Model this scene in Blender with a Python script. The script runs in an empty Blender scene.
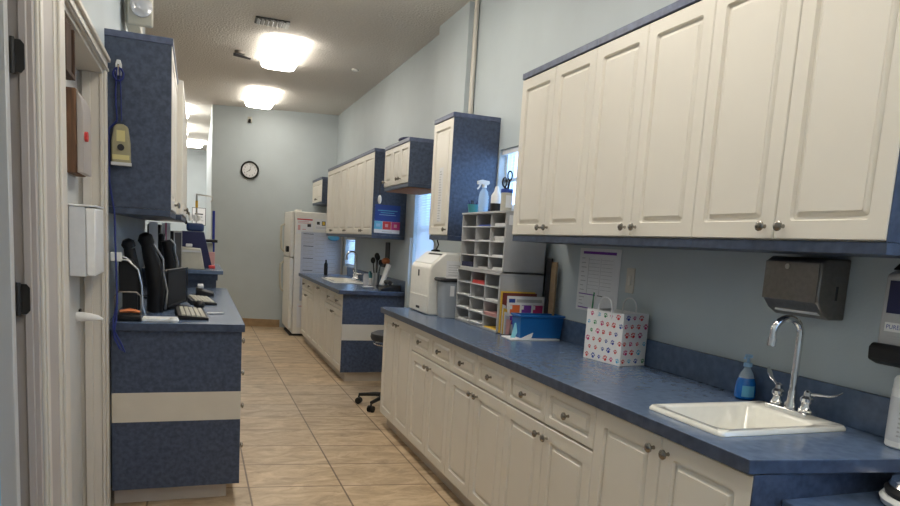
import bpy, math, random
from mathutils import Vector, Matrix
random.seed(7)
sc = bpy.context.scene
COL = sc.collection
PI = math.pi

# ------------------------------------------------------------------ camera
yaw, pitch, roll = 0.36187007, -0.13822051, 0.06209096
H = 1.40
fwd = Vector((math.sin(yaw)*math.cos(pitch), math.cos(yaw)*math.cos(pitch), math.sin(pitch)))
rgt = Vector((math.cos(yaw), -math.sin(yaw), 0)); up = rgt.cross(fwd)
r2 = rgt*math.cos(roll)+up*math.sin(roll); u2 = -rgt*math.sin(roll)+up*math.cos(roll)
cam = bpy.data.cameras.new('camera'); co = bpy.data.objects.new('camera', cam); COL.objects.link(co)
m = Matrix((r2, u2, -fwd)).transposed().to_4x4(); m.translation = (0, 0, H)
co.matrix_world = m
cam.sensor_width = 36; cam.lens = 680/900*36; cam.shift_y = (340-253)/900
cam.clip_start = 0.02
sc.camera = co
# ------------------------------------------------------------------ world, exposure
w = bpy.data.worlds.new('world'); sc.world = w; w.use_nodes = True
bg = w.node_tree.nodes['Background']; bg.inputs[0].default_value = (0.34, 0.59, 1.0, 1); bg.inputs[1].default_value = 3.8
sc.view_settings.view_transform = 'Standard'; sc.view_settings.look = 'None'
sc.view_settings.gamma = 1; sc.view_settings.use_curve_mapping = False
sc.view_settings.exposure = 0.85
LAMP = 7.0

# ------------------------------------------------------------------ materials
def mat(name, col, rough=0.5, metal=0.0, var=0.0, scale=30, bump=0.0, bscale=200, emit=0, col2=None, spec=None, stretch=None, coat=0, detail=4):
    mt = bpy.data.materials.new(name); mt.use_nodes = True
    nt = mt.node_tree; b = nt.nodes['Principled BSDF']
    b.inputs['Roughness'].default_value = rough; b.inputs['Metallic'].default_value = metal
    b.inputs['Base Color'].default_value = (*col, 1)
    if spec is not None: b.inputs['Specular IOR Level'].default_value = spec
    if coat: b.inputs['Coat Weight'].default_value = coat; b.inputs['Coat Roughness'].default_value = 0.1
    tc = nt.nodes.new('ShaderNodeTexCoord'); out = tc.outputs['Object']
    if stretch:
        mp = nt.nodes.new('ShaderNodeMapping'); mp.inputs['Scale'].default_value = stretch
        nt.links.new(out, mp.inputs[0]); out = mp.outputs[0]
    n = nt.nodes.new('ShaderNodeTexNoise'); n.inputs['Scale'].default_value = scale; n.inputs['Detail'].default_value = detail
    nt.links.new(out, n.inputs['Vector'])
    r = nt.nodes.new('ShaderNodeValToRGB'); r.color_ramp.elements[0].position = 0.32; r.color_ramp.elements[1].position = 0.68
    v = var if var else 0.03
    a = tuple(c*(1-v) for c in col); c2 = col2 if col2 else tuple(min(1, c*(1+v)) for c in col)
    r.color_ramp.elements[0].color = (*a, 1); r.color_ramp.elements[1].color = (*c2, 1)
    nt.links.new(n.outputs[0], r.inputs[0]); nt.links.new(r.outputs[0], b.inputs['Base Color'])
    if bump:
        n2 = nt.nodes.new('ShaderNodeTexNoise'); n2.inputs['Scale'].default_value = bscale; n2.inputs['Detail'].default_value = 3
        nt.links.new(tc.outputs['Object'], n2.inputs['Vector'])
        bp = nt.nodes.new('ShaderNodeBump'); bp.inputs['Strength'].default_value = bump; bp.inputs['Distance'].default_value = 0.01
        nt.links.new(n2.outputs[0], bp.inputs['Height']); nt.links.new(bp.outputs[0], b.inputs['Normal'])
    if emit:
        b.inputs['Emission Color'].default_value = (*col, 1); b.inputs['Emission Strength'].default_value = emit
    return mt
def clear(name, col, mixf=0.25, rough=0.05):
    mt = bpy.data.materials.new(name); mt.use_nodes = True; nt = mt.node_tree
    nt.nodes.remove(nt.nodes['Principled BSDF'])
    t = nt.nodes.new('ShaderNodeBsdfTransparent'); t.inputs[0].default_value = (*col, 1)
    g = nt.nodes.new('ShaderNodeBsdfPrincipled'); g.inputs['Base Color'].default_value = (*col, 1); g.inputs['Roughness'].default_value = rough
    mx = nt.nodes.new('ShaderNodeMixShader'); mx.inputs[0].default_value = mixf
    nt.links.new(t.outputs[0], mx.inputs[1]); nt.links.new(g.outputs[0], mx.inputs[2])
    nt.links.new(mx.outputs[0], nt.nodes['Material Output'].inputs[0]); return mt

M = {}
M['wall'] = mat('wall_paint', (0.485, 0.54, 0.56), 0.55, var=0.03, scale=3, bump=0.08, bscale=120)
M['ceil'] = mat('ceiling_texture', (0.72, 0.69, 0.64), 0.9, var=0.06, scale=60, bump=0.9, bscale=55)
M['cream'] = mat('cream_thermofoil', (0.72, 0.68, 0.60), 0.38, var=0.02, scale=4)
M['creamstripe'] = mat('cream_laminate', (0.58, 0.53, 0.44), 0.45, var=0.03, scale=8)
M['kick'] = mat('toe_kick_paint', (0.55, 0.49, 0.42), 0.6, var=0.05, scale=8)
M['blue'] = mat('blue_laminate', (0.033, 0.048, 0.086), 0.42, col2=(0.062, 0.084, 0.137), var=0.15, scale=45, detail=8)
M['top'] = mat('blue_worktop_laminate', (0.085, 0.125, 0.205), 0.27, col2=(0.112, 0.160, 0.255), var=0.08, scale=30, detail=9)
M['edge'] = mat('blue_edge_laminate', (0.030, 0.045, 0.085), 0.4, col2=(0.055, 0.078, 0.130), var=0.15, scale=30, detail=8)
M['mould'] = mat('blue_moulding_laminate', (0.075, 0.095, 0.165), 0.4, col2=(0.11, 0.135, 0.22), var=0.15, scale=30)
M['trim'] = mat('trim_paint', (0.62, 0.58, 0.51), 0.4, var=0.03, scale=5)
M['jamb'] = mat('jamb_paint', (0.42, 0.38, 0.35), 0.45, var=0.03, scale=5)
M['door'] = mat('door_paint', (0.55, 0.55, 0.53), 0.4, var=0.03, scale=5)
M['steel'] = mat('brushed_steel', (0.55, 0.54, 0.52), 0.28, metal=1, var=0.05, scale=80)
M['darksteel'] = mat('bronzed_steel', (0.24, 0.22, 0.20), 0.36, metal=0.9, var=0.08, scale=60)
M['chrome'] = mat('chrome', (0.75, 0.75, 0.75), 0.1, metal=1)
M['nickel'] = mat('satin_nickel', (0.30, 0.28, 0.25), 0.25, metal=1)
M['black'] = mat('black_plastic', (0.010, 0.010, 0.011), 0.5, spec=.3)
M['hinge'] = mat('black_hinge', (0.015, 0.014, 0.013), 0.45)
M['rubber'] = mat('black_vinyl', (0.02, 0.02, 0.022), 0.5)
M['white'] = mat('white_plastic', (0.78, 0.78, 0.76), 0.35)
M['appl'] = mat('appliance_enamel', (0.76, 0.74, 0.68), 0.35)
M['sink'] = mat('sink_enamel', (0.84, 0.82, 0.74), 0.12, coat=0.5)
M['paper'] = mat('paper', (0.74, 0.74, 0.74), 0.8, var=0.02)
M['greypaper'] = mat('grey_print_paper', (0.48, 0.50, 0.55), 0.7, var=0.06, scale=40)
M['ink'] = mat('black_ink', (0.03, 0.03, 0.035), 0.7)
M['grey'] = mat('grey_laminate', (0.40, 0.40, 0.40), 0.5, var=0.03)
M['lightgrey'] = mat('light_grey_plastic', (0.60, 0.61, 0.62), 0.45)
M['midgrey'] = mat('mid_grey_plastic', (0.44, 0.44, 0.44), 0.4)
M['cordblue'] = mat('dark_blue_cord', (0.008, 0.018, 0.16), 0.5)
M['beige'] = mat('beige_plastic', (0.50, 0.48, 0.40), 0.45)
M['brown'] = mat('brown_wood', (0.13, 0.065, 0.032), 0.8, var=0.35, scale=14, stretch=(6, 6, 0.6))
M['darkwood'] = mat('dark_wood', (0.06, 0.032, 0.02), 0.9, var=0.3, scale=14, stretch=(6, 6, 0.6))
M['board'] = mat('tan_board', (0.34, 0.24, 0.14), 0.8, var=0.1)
M['underwood'] = mat('orange_particle_board', (0.32, 0.15, 0.06), 0.7, var=0.15)
M['bluebin'] = mat('blue_plastic_bin', (0.01, 0.115, 0.36), 0.32)
M['royal'] = mat('royal_blue', (0.012, 0.03, 0.30), 0.45)
M['navyblue'] = mat('mid_blue', (0.012, 0.035, 0.12), 0.5)
M['navy'] = mat('navy_blue', (0.008, 0.012, 0.07), 0.5)
M['sky'] = mat('pale_blue_plastic', (0.30, 0.50, 0.72), 0.4)
M['teal'] = mat('teal_plastic', (0.06, 0.28, 0.32), 0.4)
M['cyan'] = mat('cyan_tag', (0.25, 0.60, 0.68), 0.5)
M['yellow'] = mat('yellow_folder', (0.75, 0.48, 0.05), 0.6)
M['orange'] = mat('orange_print', (0.75, 0.16, 0.04), 0.6)
M['red'] = mat('red_print', (0.55, 0.04, 0.04), 0.5)
M['darkred'] = mat('dark_red_card', (0.16, 0.03, 0.025), 0.6)
M['magenta'] = mat('magenta_print', (0.50, 0.03, 0.16), 0.6)
M['purple'] = mat('purple_print', (0.17, 0.04, 0.32), 0.6)
M['green'] = mat('green_print', (0.03, 0.24, 0.09), 0.6)
M['pink'] = mat('pink_print', (0.65, 0.35, 0.33), 0.6)
M['printblue'] = mat('blue_print', (0.02, 0.06, 0.30), 0.6)
M['lightblue'] = mat('light_blue_print', (0.12, 0.42, 0.62), 0.6)
M['soap'] = mat('blue_soap', (0.004, 0.13, 0.48), 0.12, coat=0.5)
M['clearblue'] = clear('clear_pale_blue_plastic', (0.80, 0.92, 1.0), 0.35)
M['tub'] = clear('frosted_grey_plastic', (0.55, 0.60, 0.66), 0.6, 0.3)
M['glass'] = clear('window_glass', (0.95, 0.98, 1.0), 0.08)
M['lens'] = clear('clear_lamp_lens', (0.95, 0.95, 0.97), 0.35, 0.05)
M['blind'] = mat('white_blind_slat', (0.80, 0.82, 0.84), 0.5)
M['lamp'] = mat('lit_diffuser', (1.0, 0.94, 0.84), 0.5, emit=LAMP)
M['lampfar'] = mat('lit_diffuser_far_room', (1.0, 0.95, 0.88), 0.5, emit=LAMP*1.8)
M['gold'] = mat('olive_plastic', (0.33, 0.30, 0.18), 0.45)
M['lcd'] = mat('yellowed_label', (0.62, 0.55, 0.25), 0.4)
M['skin'] = mat('copper', (0.5, 0.16, 0.06), 0.35, metal=0.6)
M['base'] = mat('tile_baseboard', (0.36, 0.24, 0.13), 0.4, var=0.15, scale=12)

def floor_mat():
    mt = bpy.data.materials.new('stone_floor_tile'); mt.use_nodes = True; nt = mt.node_tree; b = nt.nodes['Principled BSDF']
    tc = nt.nodes.new('ShaderNodeTexCoord')
    mp = nt.nodes.new('ShaderNodeMapping'); mp.inputs['Location'].default_value = (-0.285+0.508*20, -3.805+0.39*30, 0)
    sp = nt.nodes.new('ShaderNodeSeparateXYZ'); cb = nt.nodes.new('ShaderNodeCombineXYZ'); ma = nt.nodes.new('ShaderNodeMath'); ma.operation = 'MULTIPLY_ADD'
    nt.links.new(tc.outputs['Object'], sp.inputs[0]); nt.links.new(sp.outputs[0], ma.inputs[0]); ma.inputs[1].default_value = 0.135; nt.links.new(sp.outputs[1], ma.inputs[2])
    nt.links.new(sp.outputs[0], cb.inputs[0]); nt.links.new(ma.outputs[0], cb.inputs[1]); nt.links.new(cb.outputs[0], mp.inputs[0])
    br = nt.nodes.new('ShaderNodeTexBrick'); br.offset = 0; br.squash = 1
    br.inputs['Scale'].default_value = 1; br.inputs['Mortar Size'].default_value = 0.0055; br.inputs['Mortar Smooth'].default_value = 0.2
    br.inputs['Brick Width'].default_value = 0.508; br.inputs['Row Height'].default_value = 0.39; br.inputs['Bias'].default_value = 0
    br.inputs['Color1'].default_value = (0.9, 0.9, 0.9, 1); br.inputs['Color2'].default_value = (1.06, 1.04, 1.0, 1); br.inputs['Mortar'].default_value = (0.34, 0.30, 0.27, 1)
    nt.links.new(mp.outputs[0], br.inputs['Vector'])
    mp2 = nt.nodes.new('ShaderNodeMapping'); mp2.inputs['Scale'].default_value = (1.0, 1.9, 1)
    nt.links.new(tc.outputs['Object'], mp2.inputs[0])
    n = nt.nodes.new('ShaderNodeTexNoise'); n.inputs['Scale'].default_value = 4.5; n.inputs['Detail'].default_value = 8; n.inputs['Roughness'].default_value = 0.70; n.inputs['Distortion'].default_value = 0.7
    nt.links.new(mp2.outputs[0], n.inputs['Vector'])
    r = nt.nodes.new('ShaderNodeValToRGB'); e = r.color_ramp.elements
    e[0].position = 0.30; e[0].color = (0.30, 0.21, 0.125, 1); e[1].position = 0.72; e[1].color = (0.68, 0.54, 0.37, 1)
    x = e.new(0.5); x.color = (0.49, 0.365, 0.235, 1)
    nt.links.new(n.outputs[0], r.inputs[0])
    mx = nt.nodes.new('ShaderNodeMix'); mx.data_type = 'RGBA'; mx.blend_type = 'MULTIPLY'; mx.inputs[0].default_value = 1
    nt.links.new(r.outputs[0], mx.inputs[6]); nt.links.new(br.outputs['Color'], mx.inputs[7])
    nt.links.new(mx.outputs[2], b.inputs['Base Color']); b.inputs['Roughness'].default_value = 0.38
    bp = nt.nodes.new('ShaderNodeBump'); bp.inputs['Strength'].default_value = 0.4; bp.inputs['Distance'].default_value = 0.004; bp.invert = True
    nt.links.new(br.outputs['Fac'], bp.inputs['Height']); nt.links.new(bp.outputs[0], b.inputs['Normal'])
    return mt
M['floor'] = floor_mat()

# ------------------------------------------------------------------ mesh builder
W = {}
class MB:
    def __init__(s): s.v = []; s.f = []; s.mi = []; s.mats = []
    def _m(s, m):
        if m is None: return 0
        if m not in s.mats: s.mats.append(m)
        return s.mats.index(m)
    def add(s, vs, fs, m=None):
        k = len(s.v); i = s._m(m)
        s.v += [tuple(p) for p in vs]; s.f += [tuple(k+a for a in f) for f in fs]; s.mi += [i]*len(fs); return s
    def box(s, a, b, m=None):
        x0, x1 = sorted((a[0], b[0])); y0, y1 = sorted((a[1], b[1])); z0, z1 = sorted((a[2], b[2]))
        return s.add([(x0,y0,z0),(x1,y0,z0),(x1,y1,z0),(x0,y1,z0),(x0,y0,z1),(x1,y0,z1),(x1,y1,z1),(x0,y1,z1)],
              [(0,3,2,1),(4,5,6,7),(0,1,5,4),(1,2,6,5),(2,3,7,6),(3,0,4,7)], m)
    def loops(s, rings, m=None, cap=True, closed=False):
        n = len(rings[0]); vs = [p for r in rings for p in r]; fs = []
        for i in range(len(rings)-1):
            for j in range(n):
                fs.append((i*n+j, i*n+(j+1) % n, (i+1)*n+(j+1) % n, (i+1)*n+j))
        if closed:
            i = len(rings)-1
            for j in range(n): fs.append((i*n+j, i*n+(j+1) % n, (j+1) % n, j))
        elif cap:
            fs.append(tuple(range(n))[::-1]); fs.append(tuple((len(rings)-1)*n+j for j in range(n)))
        return s.add(vs, fs, m)
    def lathe(s, prof, c=(0,0,0), axis=(0,0,1), n=20, m=None, sx=1.0, cap=True):
        a = Vector(axis).normalized(); t = Vector((1,0,0)) if abs(a.x) < .9 else Vector((0,1,0))
        u = a.cross(t).normalized(); v = a.cross(u); c = Vector(c)
        rings = [[c+a*h+(u*math.cos(2*PI*j/n)*sx+v*math.sin(2*PI*j/n))*r for j in range(n)] for r, h in prof]
        return s.loops(rings, m, cap)
    def cyl(s, a, b, r, r1=None, n=16, m=None):
        a = Vector(a); b = Vector(b); d = b-a
        return s.lathe([(r, 0), (r if r1 is None else r1, d.length)], a, d, n, m)
    def tube(s, pts, r, n=10, m=None, closed=False):
        P = [Vector(p) for p in pts]; rings = []; u = None
        for i, p in enumerate(P):
            if closed: d = P[(i+1) % len(P)]-P[i-1]
            else: d = P[min(i+1, len(P)-1)]-P[max(i-1, 0)]
            d.normalize()
            if u is None:
                t = Vector((0,0,1)) if abs(d.z) < .9 else Vector((1,0,0)); u = d.cross(t).normalized()
            else: u = (u-d*u.dot(d)).normalized()
            v = d.cross(u); rr = r[i] if isinstance(r, (list, tuple)) else r
            rings.append([p+(u*math.cos(2*PI*j/n)+v*math.sin(2*PI*j/n))*rr for j in range(n)])
        return s.loops(rings, m, True, closed)
    def sphere(s, c, r, m=None, n=16, sc=(1,1,1)):
        rings = []
        for i in range(1, n//2):
            t = PI*i/(n//2); rings.append([(c[0]+r*sc[0]*math.sin(t)*math.cos(2*PI*j/n), c[1]+r*sc[1]*math.sin(t)*math.sin(2*PI*j/n), c[2]-r*sc[2]*math.cos(t)) for j in range(n)])
        return s.loops(rings, m)
    def prism(s, pts, o, r, u, depth, m=None):
        """2D outline pts placed at o + x*r + y*u, extruded by vector depth"""
        o, r, u, d = map(Vector, (o, r, u, depth)); n = len(pts)
        a = [o+r*p[0]+u*p[1] for p in pts]; b = [q+d for q in a]
        return s.add(a+b, [tuple(range(n))[::-1], tuple(range(n, 2*n))]+[(i, (i+1) % n, n+(i+1) % n, n+i) for i in range(n)], m)
    def rect(s, x, y, w_, h_, o, r, u, t=0.0008, m=None):
        nrm = Vector(r).cross(Vector(u)).normalized()
        return s.prism([(x,y),(x+w_,y),(x+w_,y+h_),(x,y+h_)], Vector(o), r, u, nrm*t, m)
    def text(s, body, size, x, y, o, r, u, m=None, t=0.0012):
        c = bpy.data.curves.new('lettering', 'FONT'); c.body = body; c.size = size; c.align_x = 'CENTER'; c.align_y = 'CENTER'; c.resolution_u = 3
        tmp = bpy.data.objects.new('lettering', c); COL.objects.link(tmp)
        dg = bpy.context.evaluated_depsgraph_get(); me = tmp.evaluated_get(dg).to_mesh()
        o, r, u = map(Vector, (o, r, u)); nrm = r.cross(u).normalized()
        s.add([o+r*(q.co.x+x)+u*(q.co.y+y)+nrm*t for q in me.vertices], [tuple(p.vertices) for p in me.polygons], m)
        bpy.data.objects.remove(tmp); bpy.data.curves.remove(c); return s
    def mesh(s, name, off, mats, smooth=35):
        me = bpy.data.meshes.new(name); me.from_pydata([(p[0]-off[0], p[1]-off[1], p[2]-off[2]) for p in s.v], [], s.f)
        ml = s.mats if s.mats else [mats]
        for k in ml: me.materials.append(M[k] if isinstance(k, str) else k)
        for p, i in zip(me.polygons, s.mi): p.material_index = i; p.use_smooth = smooth > 0
        if smooth > 0: me.set_sharp_from_angle(angle=math.radians(smooth))
        return me
    def build(s, name, m='white', parent=None, bevel=0, seg=2, sub=0, smooth=35, at=None):
        off = W[parent.name] if parent else (at or (0,0,0))
        if s.mats and m: pass
        me = s.mesh(name, off, m, smooth)
        o = bpy.data.objects.new(name, me); COL.objects.link(o)
        if parent: o.parent = parent
        else: o.location = off
        W[o.name] = off
        if bevel:
            b = o.modifiers.new('bevel', 'BEVEL'); b.width = bevel; b.segments = seg; b.limit_method = 'ANGLE'; b.angle_limit = math.radians(40)
        if sub:
            d = o.modifiers.new('subdiv', 'SUBSURF'); d.levels = sub; d.render_levels = sub
        return o
def B(*a, m=None): return MB().box(*a, m=m)
def thing(name, label, cat, loc=(0,0,0), group=None, rot=None):
    o = bpy.data.objects.new(name, None); COL.objects.link(o); o.location = loc; o.empty_display_size = .1
    if rot is not None: o.rotation_euler = rot; W[o.name] = (0,0,0)
    else: W[o.name] = loc
    o['label'] = label; o['category'] = cat
    if group: o['group'] = group
    return o
def ren(o, n): v = W[o.name]; o.name = n; W[o.name] = v
def tag(o, label, cat, group=None):
    o['label'] = label; o['category'] = cat
    if group: o['group'] = group
    return o
def struct(name, mb, m, parent=None, **k):
    o = mb.build(name, m, parent, **k)
    if not parent: o['kind'] = 'structure'
    return o
X_, Y_, Z_ = (1,0,0), (0,1,0), (0,0,1)
NY = (0,-1,0)

# ================================================================== ROOM
XR, XL, YF, ZC = 1.955, -0.395, 10.45, 3.20
YB, YEND = -1.6, 17.0
struct('floor', B((-3.2, YB-.1, -.1), (XR+.12, YEND+.1, 0)), 'floor')
struct('ceiling', B((-3.2, YB-.1, ZC), (XR+.12, YEND+.1, ZC+.1)), 'ceil')
# right wall with window openings
def wall_with_holes(name, x0, x1, y0, y1, holes, m='wall'):
    mb = MB(); y = y0
    for a, b, z0, z1 in sorted(holes):
        mb.box((x0, y, 0), (x1, a, ZC)); mb.box((x0, a, 0), (x1, b, z0)); mb.box((x0, a, z1), (x1, b, ZC)); y = b
    mb.box((x0, y, 0), (x1, y1, ZC)); return struct(name, mb, m)
WIN = [(-0.55, 0.75, 1.0, 2.07), (3.45, 4.42, 1.66, 2.07), (5.72, 6.34, 1.02, 2.07), (8.92, 9.50, 1.03, 1.42)]
wall_with_holes('wall_right', XR, XR+.12, YB, YF+.1, WIN)
struct('wall_far', MB().prism([(.20, 10.80), (XR, 10.40), (XR, 10.55), (.20, 10.93)], (0,0,0), X_, Y_, (0,0,ZC)), 'wall')
struct('wall_left_end', B((XL-.12, 3.565, 0), (XL-.02, 6.5, ZC)), 'wall')
struct('wall_left_near', MB().box((XL-.12, YB, 0), (XL, 1.15, ZC)).box((XL-.12, 2.11, 0), (XL, 2.45, ZC)).box((XL-.12, 1.15, 2.08), (XL, 2.11, ZC)).box((XL-.12, 2.45, 2.08), (XL, 3.565, ZC)), 'wall')
struct('wall_back', B((-3.2, YB-.1, 0), (XR, YB, ZC)), 'wall')
struct('wall_outer_left', B((-3.3, YB, 0), (-3.2, YEND, ZC)), 'wall')
struct('wall_rear', B((-3.2, YEND, 0), (XR, YEND+.1, ZC)), 'wall')
struct('wall_corridor_right', B((0.20, 10.93, 0), (.32, YEND, ZC)), 'wall')
struct('wall_chase', B((1.885, 5.0, 2.31), (XR, 5.68, ZC)), 'wall')
struct('wall_pilaster', B((1.93, 6.36, 0), (XR, 6.43, 1.45)), 'wall')
struct('trim_corner_pipe', MB().cyl((1.932, 4.972, 2.31), (1.932, 4.972, ZC), .018), 'trim')
struct('baseboard_far', MB().prism([(.20, 10.788), (1.20, 10.560), (1.20, 10.572), (.20, 10.80)], (0,0,0), X_, Y_, (0,0,.115)), 'base', bevel=.003)
for i, (a, b, z0, z1) in enumerate(WIN):
    t = thing('window_%d' % (i+1), 'white framed window in the right wall', 'window', (XR+.06, (a+b)/2, z0)); del t['label'], t['category']; t['kind'] = 'structure'
    mb = MB()
    for q in ((a, z0, b, z0+.03), (a, z1-.03, b, z1), (a, z0, a+.03, z1), (b-.03, z0, b, z1), (a, (z0+z1)/2-.012, b, (z0+z1)/2+.012)):
        mb.box((XR+.05, q[0], q[1]), (XR+.09, q[2], q[3]))
    mb.build('window_frame', 'white', t)
    B((XR+.068, a+.03, z0+.03), (XR+.072, b-.03, z1-.03)).build('window_pane', 'glass', t)
    mb = MB(); mb.box((XR+.012, a+.015, z1-.035), (XR+.045, b-.015, z1-.002)); n = int((z1-z0-.06)/.024)
    for k in range(n):
        z = z1-.05-k*.024
        q = (.006, .002, .0124, .009)[i]
        mb.add([(XR+.020, a+.02, z-q), (XR+.020, b-.02, z-q), (XR+.038, b-.02, z+q), (XR+.038, a+.02, z+q)], [(0,1,2,3)])
    mb.box((XR+.016, a+.02, z1-.05-n*.024-.006), (XR+.042, b-.02, z1-.05-n*.024+.008))
    for yy in (a+.12, b-.12): mb.box((XR+.028, yy-.001, z0+.03), (XR+.03, yy+.001, z1-.03))
    bl = mb.build('window_blind', 'blind', None, at=(XR, (a+b)/2, z0))
    lab = ['white slatted blind in the window nearest the camera', 'white slatted blind in the window between paper sorter and tall blue-sided cabinet',
           'white slatted blind in the window behind the white bench machine', 'small white slatted blind behind the far tap by the fridge'][i]
    tag(bl, lab, 'window blind', 'slatted blinds in the right wall windows')

# ---------------- doors on the left
def casing(mb, x, y0, y1, z0, z1):
    """moulded casing lying on the left wall face (faces +X)"""
    mb.box((x, y0, z0), (x+.010, y1, z1)); mb.box((x+.010, y0+.004, z0), (x+.018, y0+.018, z1)); mb.box((x+.010, y1-.03, z0), (x+.020, y1-.012, z1)); mb.box((x+.010, y1-.010, z0), (x+.015, y1, z1))
t = thing('door_1', 'x', 'x', (XL, 1.15, 0)); del t['label'], t['category']; t['kind'] = 'structure'
mb = MB(); mb.box((XL-.12, 2.085, 0), (XL, 2.109, 2.06)); mb.box((XL-.12, 1.151, 0), (XL, 1.17, 2.06)); mb.box((XL-.12, 1.151, 2.06), (XL, 2.109, 2.079)); mb.box((XL-.030, 2.073, 0), (XL-.012, 2.085, 2.06))
mb.build('door_frame', 'jamb', t, bevel=.002)
leaf = B((XL-.80, 2.025, .01), (XL-.048, 2.062, 2.05)).build('door_leaf', 'door', t, bevel=.002)
MB().box((XL-.75, 2.019, .25), (XL-.085, 2.0248, 1.9)).build('inset_panel', 'sky', leaf, bevel=.002)
for z in (1.805, 1.19, .25):
    mb = MB(); mb.prism([(0,-.040),(.020,-.040),(.028,-.030),(.028,.030),(.020,.040),(0,.040)], (XL-.044, 2.069, z), X_, Z_, (0,.004,0)); mb.cyl((XL-.042, 2.067, z-.044), (XL-.042, 2.067, z+.044), .006)
    mb.build('hinge', 'hinge', t)
mb = MB(); mb.box((XL, 2.11, 0), (XL+.008, 2.165, 2.14)); mb.box((XL+.008, 2.125, 0), (XL+.013, 2.155, 2.14)); struct('trim_1', mb, 'trim', bevel=.002)
struct('trim_5', B((XL, 2.1655, 0), (XL+.006, 2.3195, 2.14)), 'jamb')
t = thing('door_2', 'x', 'x', (XL, 2.45, 0)); del t['label'], t['category']; t['kind'] = 'structure'
mb = MB(); mb.box((XL-.12, 3.505, 0), (XL, 3.549, 2.06)); mb.box((XL-.12, 2.451, 0), (XL, 2.47, 2.06)); mb.box((XL-.12, 2.451, 2.06), (XL, 3.549, 2.079)); mb.box((XL-.085, 3.492, 0), (XL-.05, 3.505, 2.06)); mb.box((XL-.015, 3.498, 0), (XL, 3.505, 2.06))
mb.build('door_frame', 'trim', t, bevel=.003)
leaf = B((XL-.135, 2.472, .01), (XL-.1, 3.487, 2.055)).build('door_leaf', 'door', t, bevel=.002)
h = MB(); h.tube([(XL-.1, 3.38, .985), (XL-.075, 3.375, .986), (XL-.045, 3.37, .985), (XL-.015, 3.365, .982), (XL+.008, 3.36, .979)], [.022, .021, .018, .014, .005], 14); h.build('lever_handle', 'white', leaf, smooth=60)
B((XL-.1, 3.44, .955), (XL-.094, 3.487, 1.01)).build('latch_plate', 'hinge', leaf)
mb = MB(); mb.box((XL, 2.32, 0), (XL+.010, 2.449, 2.145)); mb.box((XL+.010, 2.36, 0), (XL+.018, 2.442, 2.145))
struct('trim_2', mb, 'trim', bevel=.002)
mb = MB(); mb.box((XL, 2.45, 2.075), (XL+.012, 3.57, 2.145)); mb.box((XL+.012, 2.45, 2.120), (XL+.024, 3.57, 2.140)); mb.box((XL+.012, 2.45, 2.080), (XL+.018, 3.57, 2.092))
struct('trim_3', mb, 'trim', bevel=.003)
struct('trim_4', B((XL, 3.505, 0), (XL+.012, 3.562, 2.074)), 'trim', bevel=.003)
# things hanging on the left door
t = thing('wooden_file_holder', 'upper dark brown wooden holder hung high on the left door, with a deep slot', 'file holder', (XL-.098, 2.66, 1.93), 'wooden holders hung on the left door')
MB().box((XL-.098, 2.60, 1.885), (XL-.004, 2.70, 2.05)).box((XL-.098, 2.70, 1.885), (XL-.004, 2.76, 1.90)).box((XL-.098, 2.76, 1.885), (XL-.004, 2.78, 2.05)).box((XL-.098, 2.70, 1.90), (XL-.08, 2.76, 2.05)).build('body', 'darkwood', t, bevel=.002)
B((XL-.079, 2.702, 1.902), (XL-.07, 2.758, 2.045)).build('slot_shade', 'ink', t)  # black sheet set in the slot to paint its inner shade
t = thing('wooden_holder', 'brown wooden wall box with rounded top corner hung on the left door', 'file holder', (XL-.098, 3.2, 1.6), 'wooden holders hung on the left door')
B((XL-.098, 3.15, 1.595), (XL-.058, 3.40, 1.925)).build('body', 'brown', t, bevel=.004)
mb = MB(); mb.prism([(0,0),(.024,0),(.024,.24),(.018,.29),(.006,.315),(0,.32)], (XL-.0575, 3.16, 1.598), X_, Z_, (0,.22,0)); mb.build('front_plate', 'jamb', t, bevel=.003)
MB().cyl((XL-.0335, 3.20, 1.745), (XL-.022, 3.20, 1.745), .020).build('red_button', 'red', t)
t = thing('wall_pocket', 'white plastic wall pocket hung beside the white lever on the left door', 'wall pocket', (XL-.098, 3.2, 1.16))
B((XL-.098, 3.20, 1.175), (XL-.035, 3.46, 1.465)).build('pocket', 'lightgrey', t, bevel=.004)
B((XL-.0345, 3.196, 1.18), (XL+.002, 3.46, 1.46)).build('front_shell', 'white', t, bevel=.006)
B((XL-.099, 3.195, 1.4655), (XL+.004, 3.46, 1.473)).build('top_lip', 'white', t, bevel=.002)

# ================================================================== CABINETS
def ring(y0, y1, z0, z1, x, r=0, n=3):
    pts = []
    for (cy, cz, a0) in ((y1-r, z1-r, 0), (y0+r, z1-r, 90), (y0+r, z0+r, 180), (y1-r, z0+r, 270)):
        for k in range(n+1):
            a = math.radians(a0+90*k/n); pts.append((x, cy+r*math.cos(a), cz+r*math.sin(a)))
    return pts
def raised_panel(mb, x, s, y0, y1, z0, z1, mg=.055, t=.019):
    """door slab; its face at x looks towards s (-1 or +1 along X)"""
    f = x
    R = [ring(y0, y1, z0, z1, f-s*t, .0001), ring(y0, y1, z0, z1, f-s*.004, .0001), ring(y0+.003, y1-.003, z0+.003, z1-.003, f, .002)]
    g = mg
    R += [ring(y0+g, y1-g, z0+g, z1-g, f, .012), ring(y0+g+.004, y1-g-.004, z0+g+.004, z1-g-.004, f-s*.011, .010),
          ring(y0+g+.012, y1-g-.012, z0+g+.012, z1-g-.012, f-s*.0115, .008), ring(y0+g+.020, y1-g-.020, z0+g+.020, z1-g-.020, f-s*.006, .006), ring(y0+g+.024, y1-g-.024, z0+g+.024, z1-g-.024, f-s*.0045, .004), ring(y0+g+.026, y1-g-.026, z0+g+.026, z1-g-.026, f-s*.001, .003), ]
    if s > 0: R = [r[::-1] for r in R]
    mb.loops(R); return mb
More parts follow.
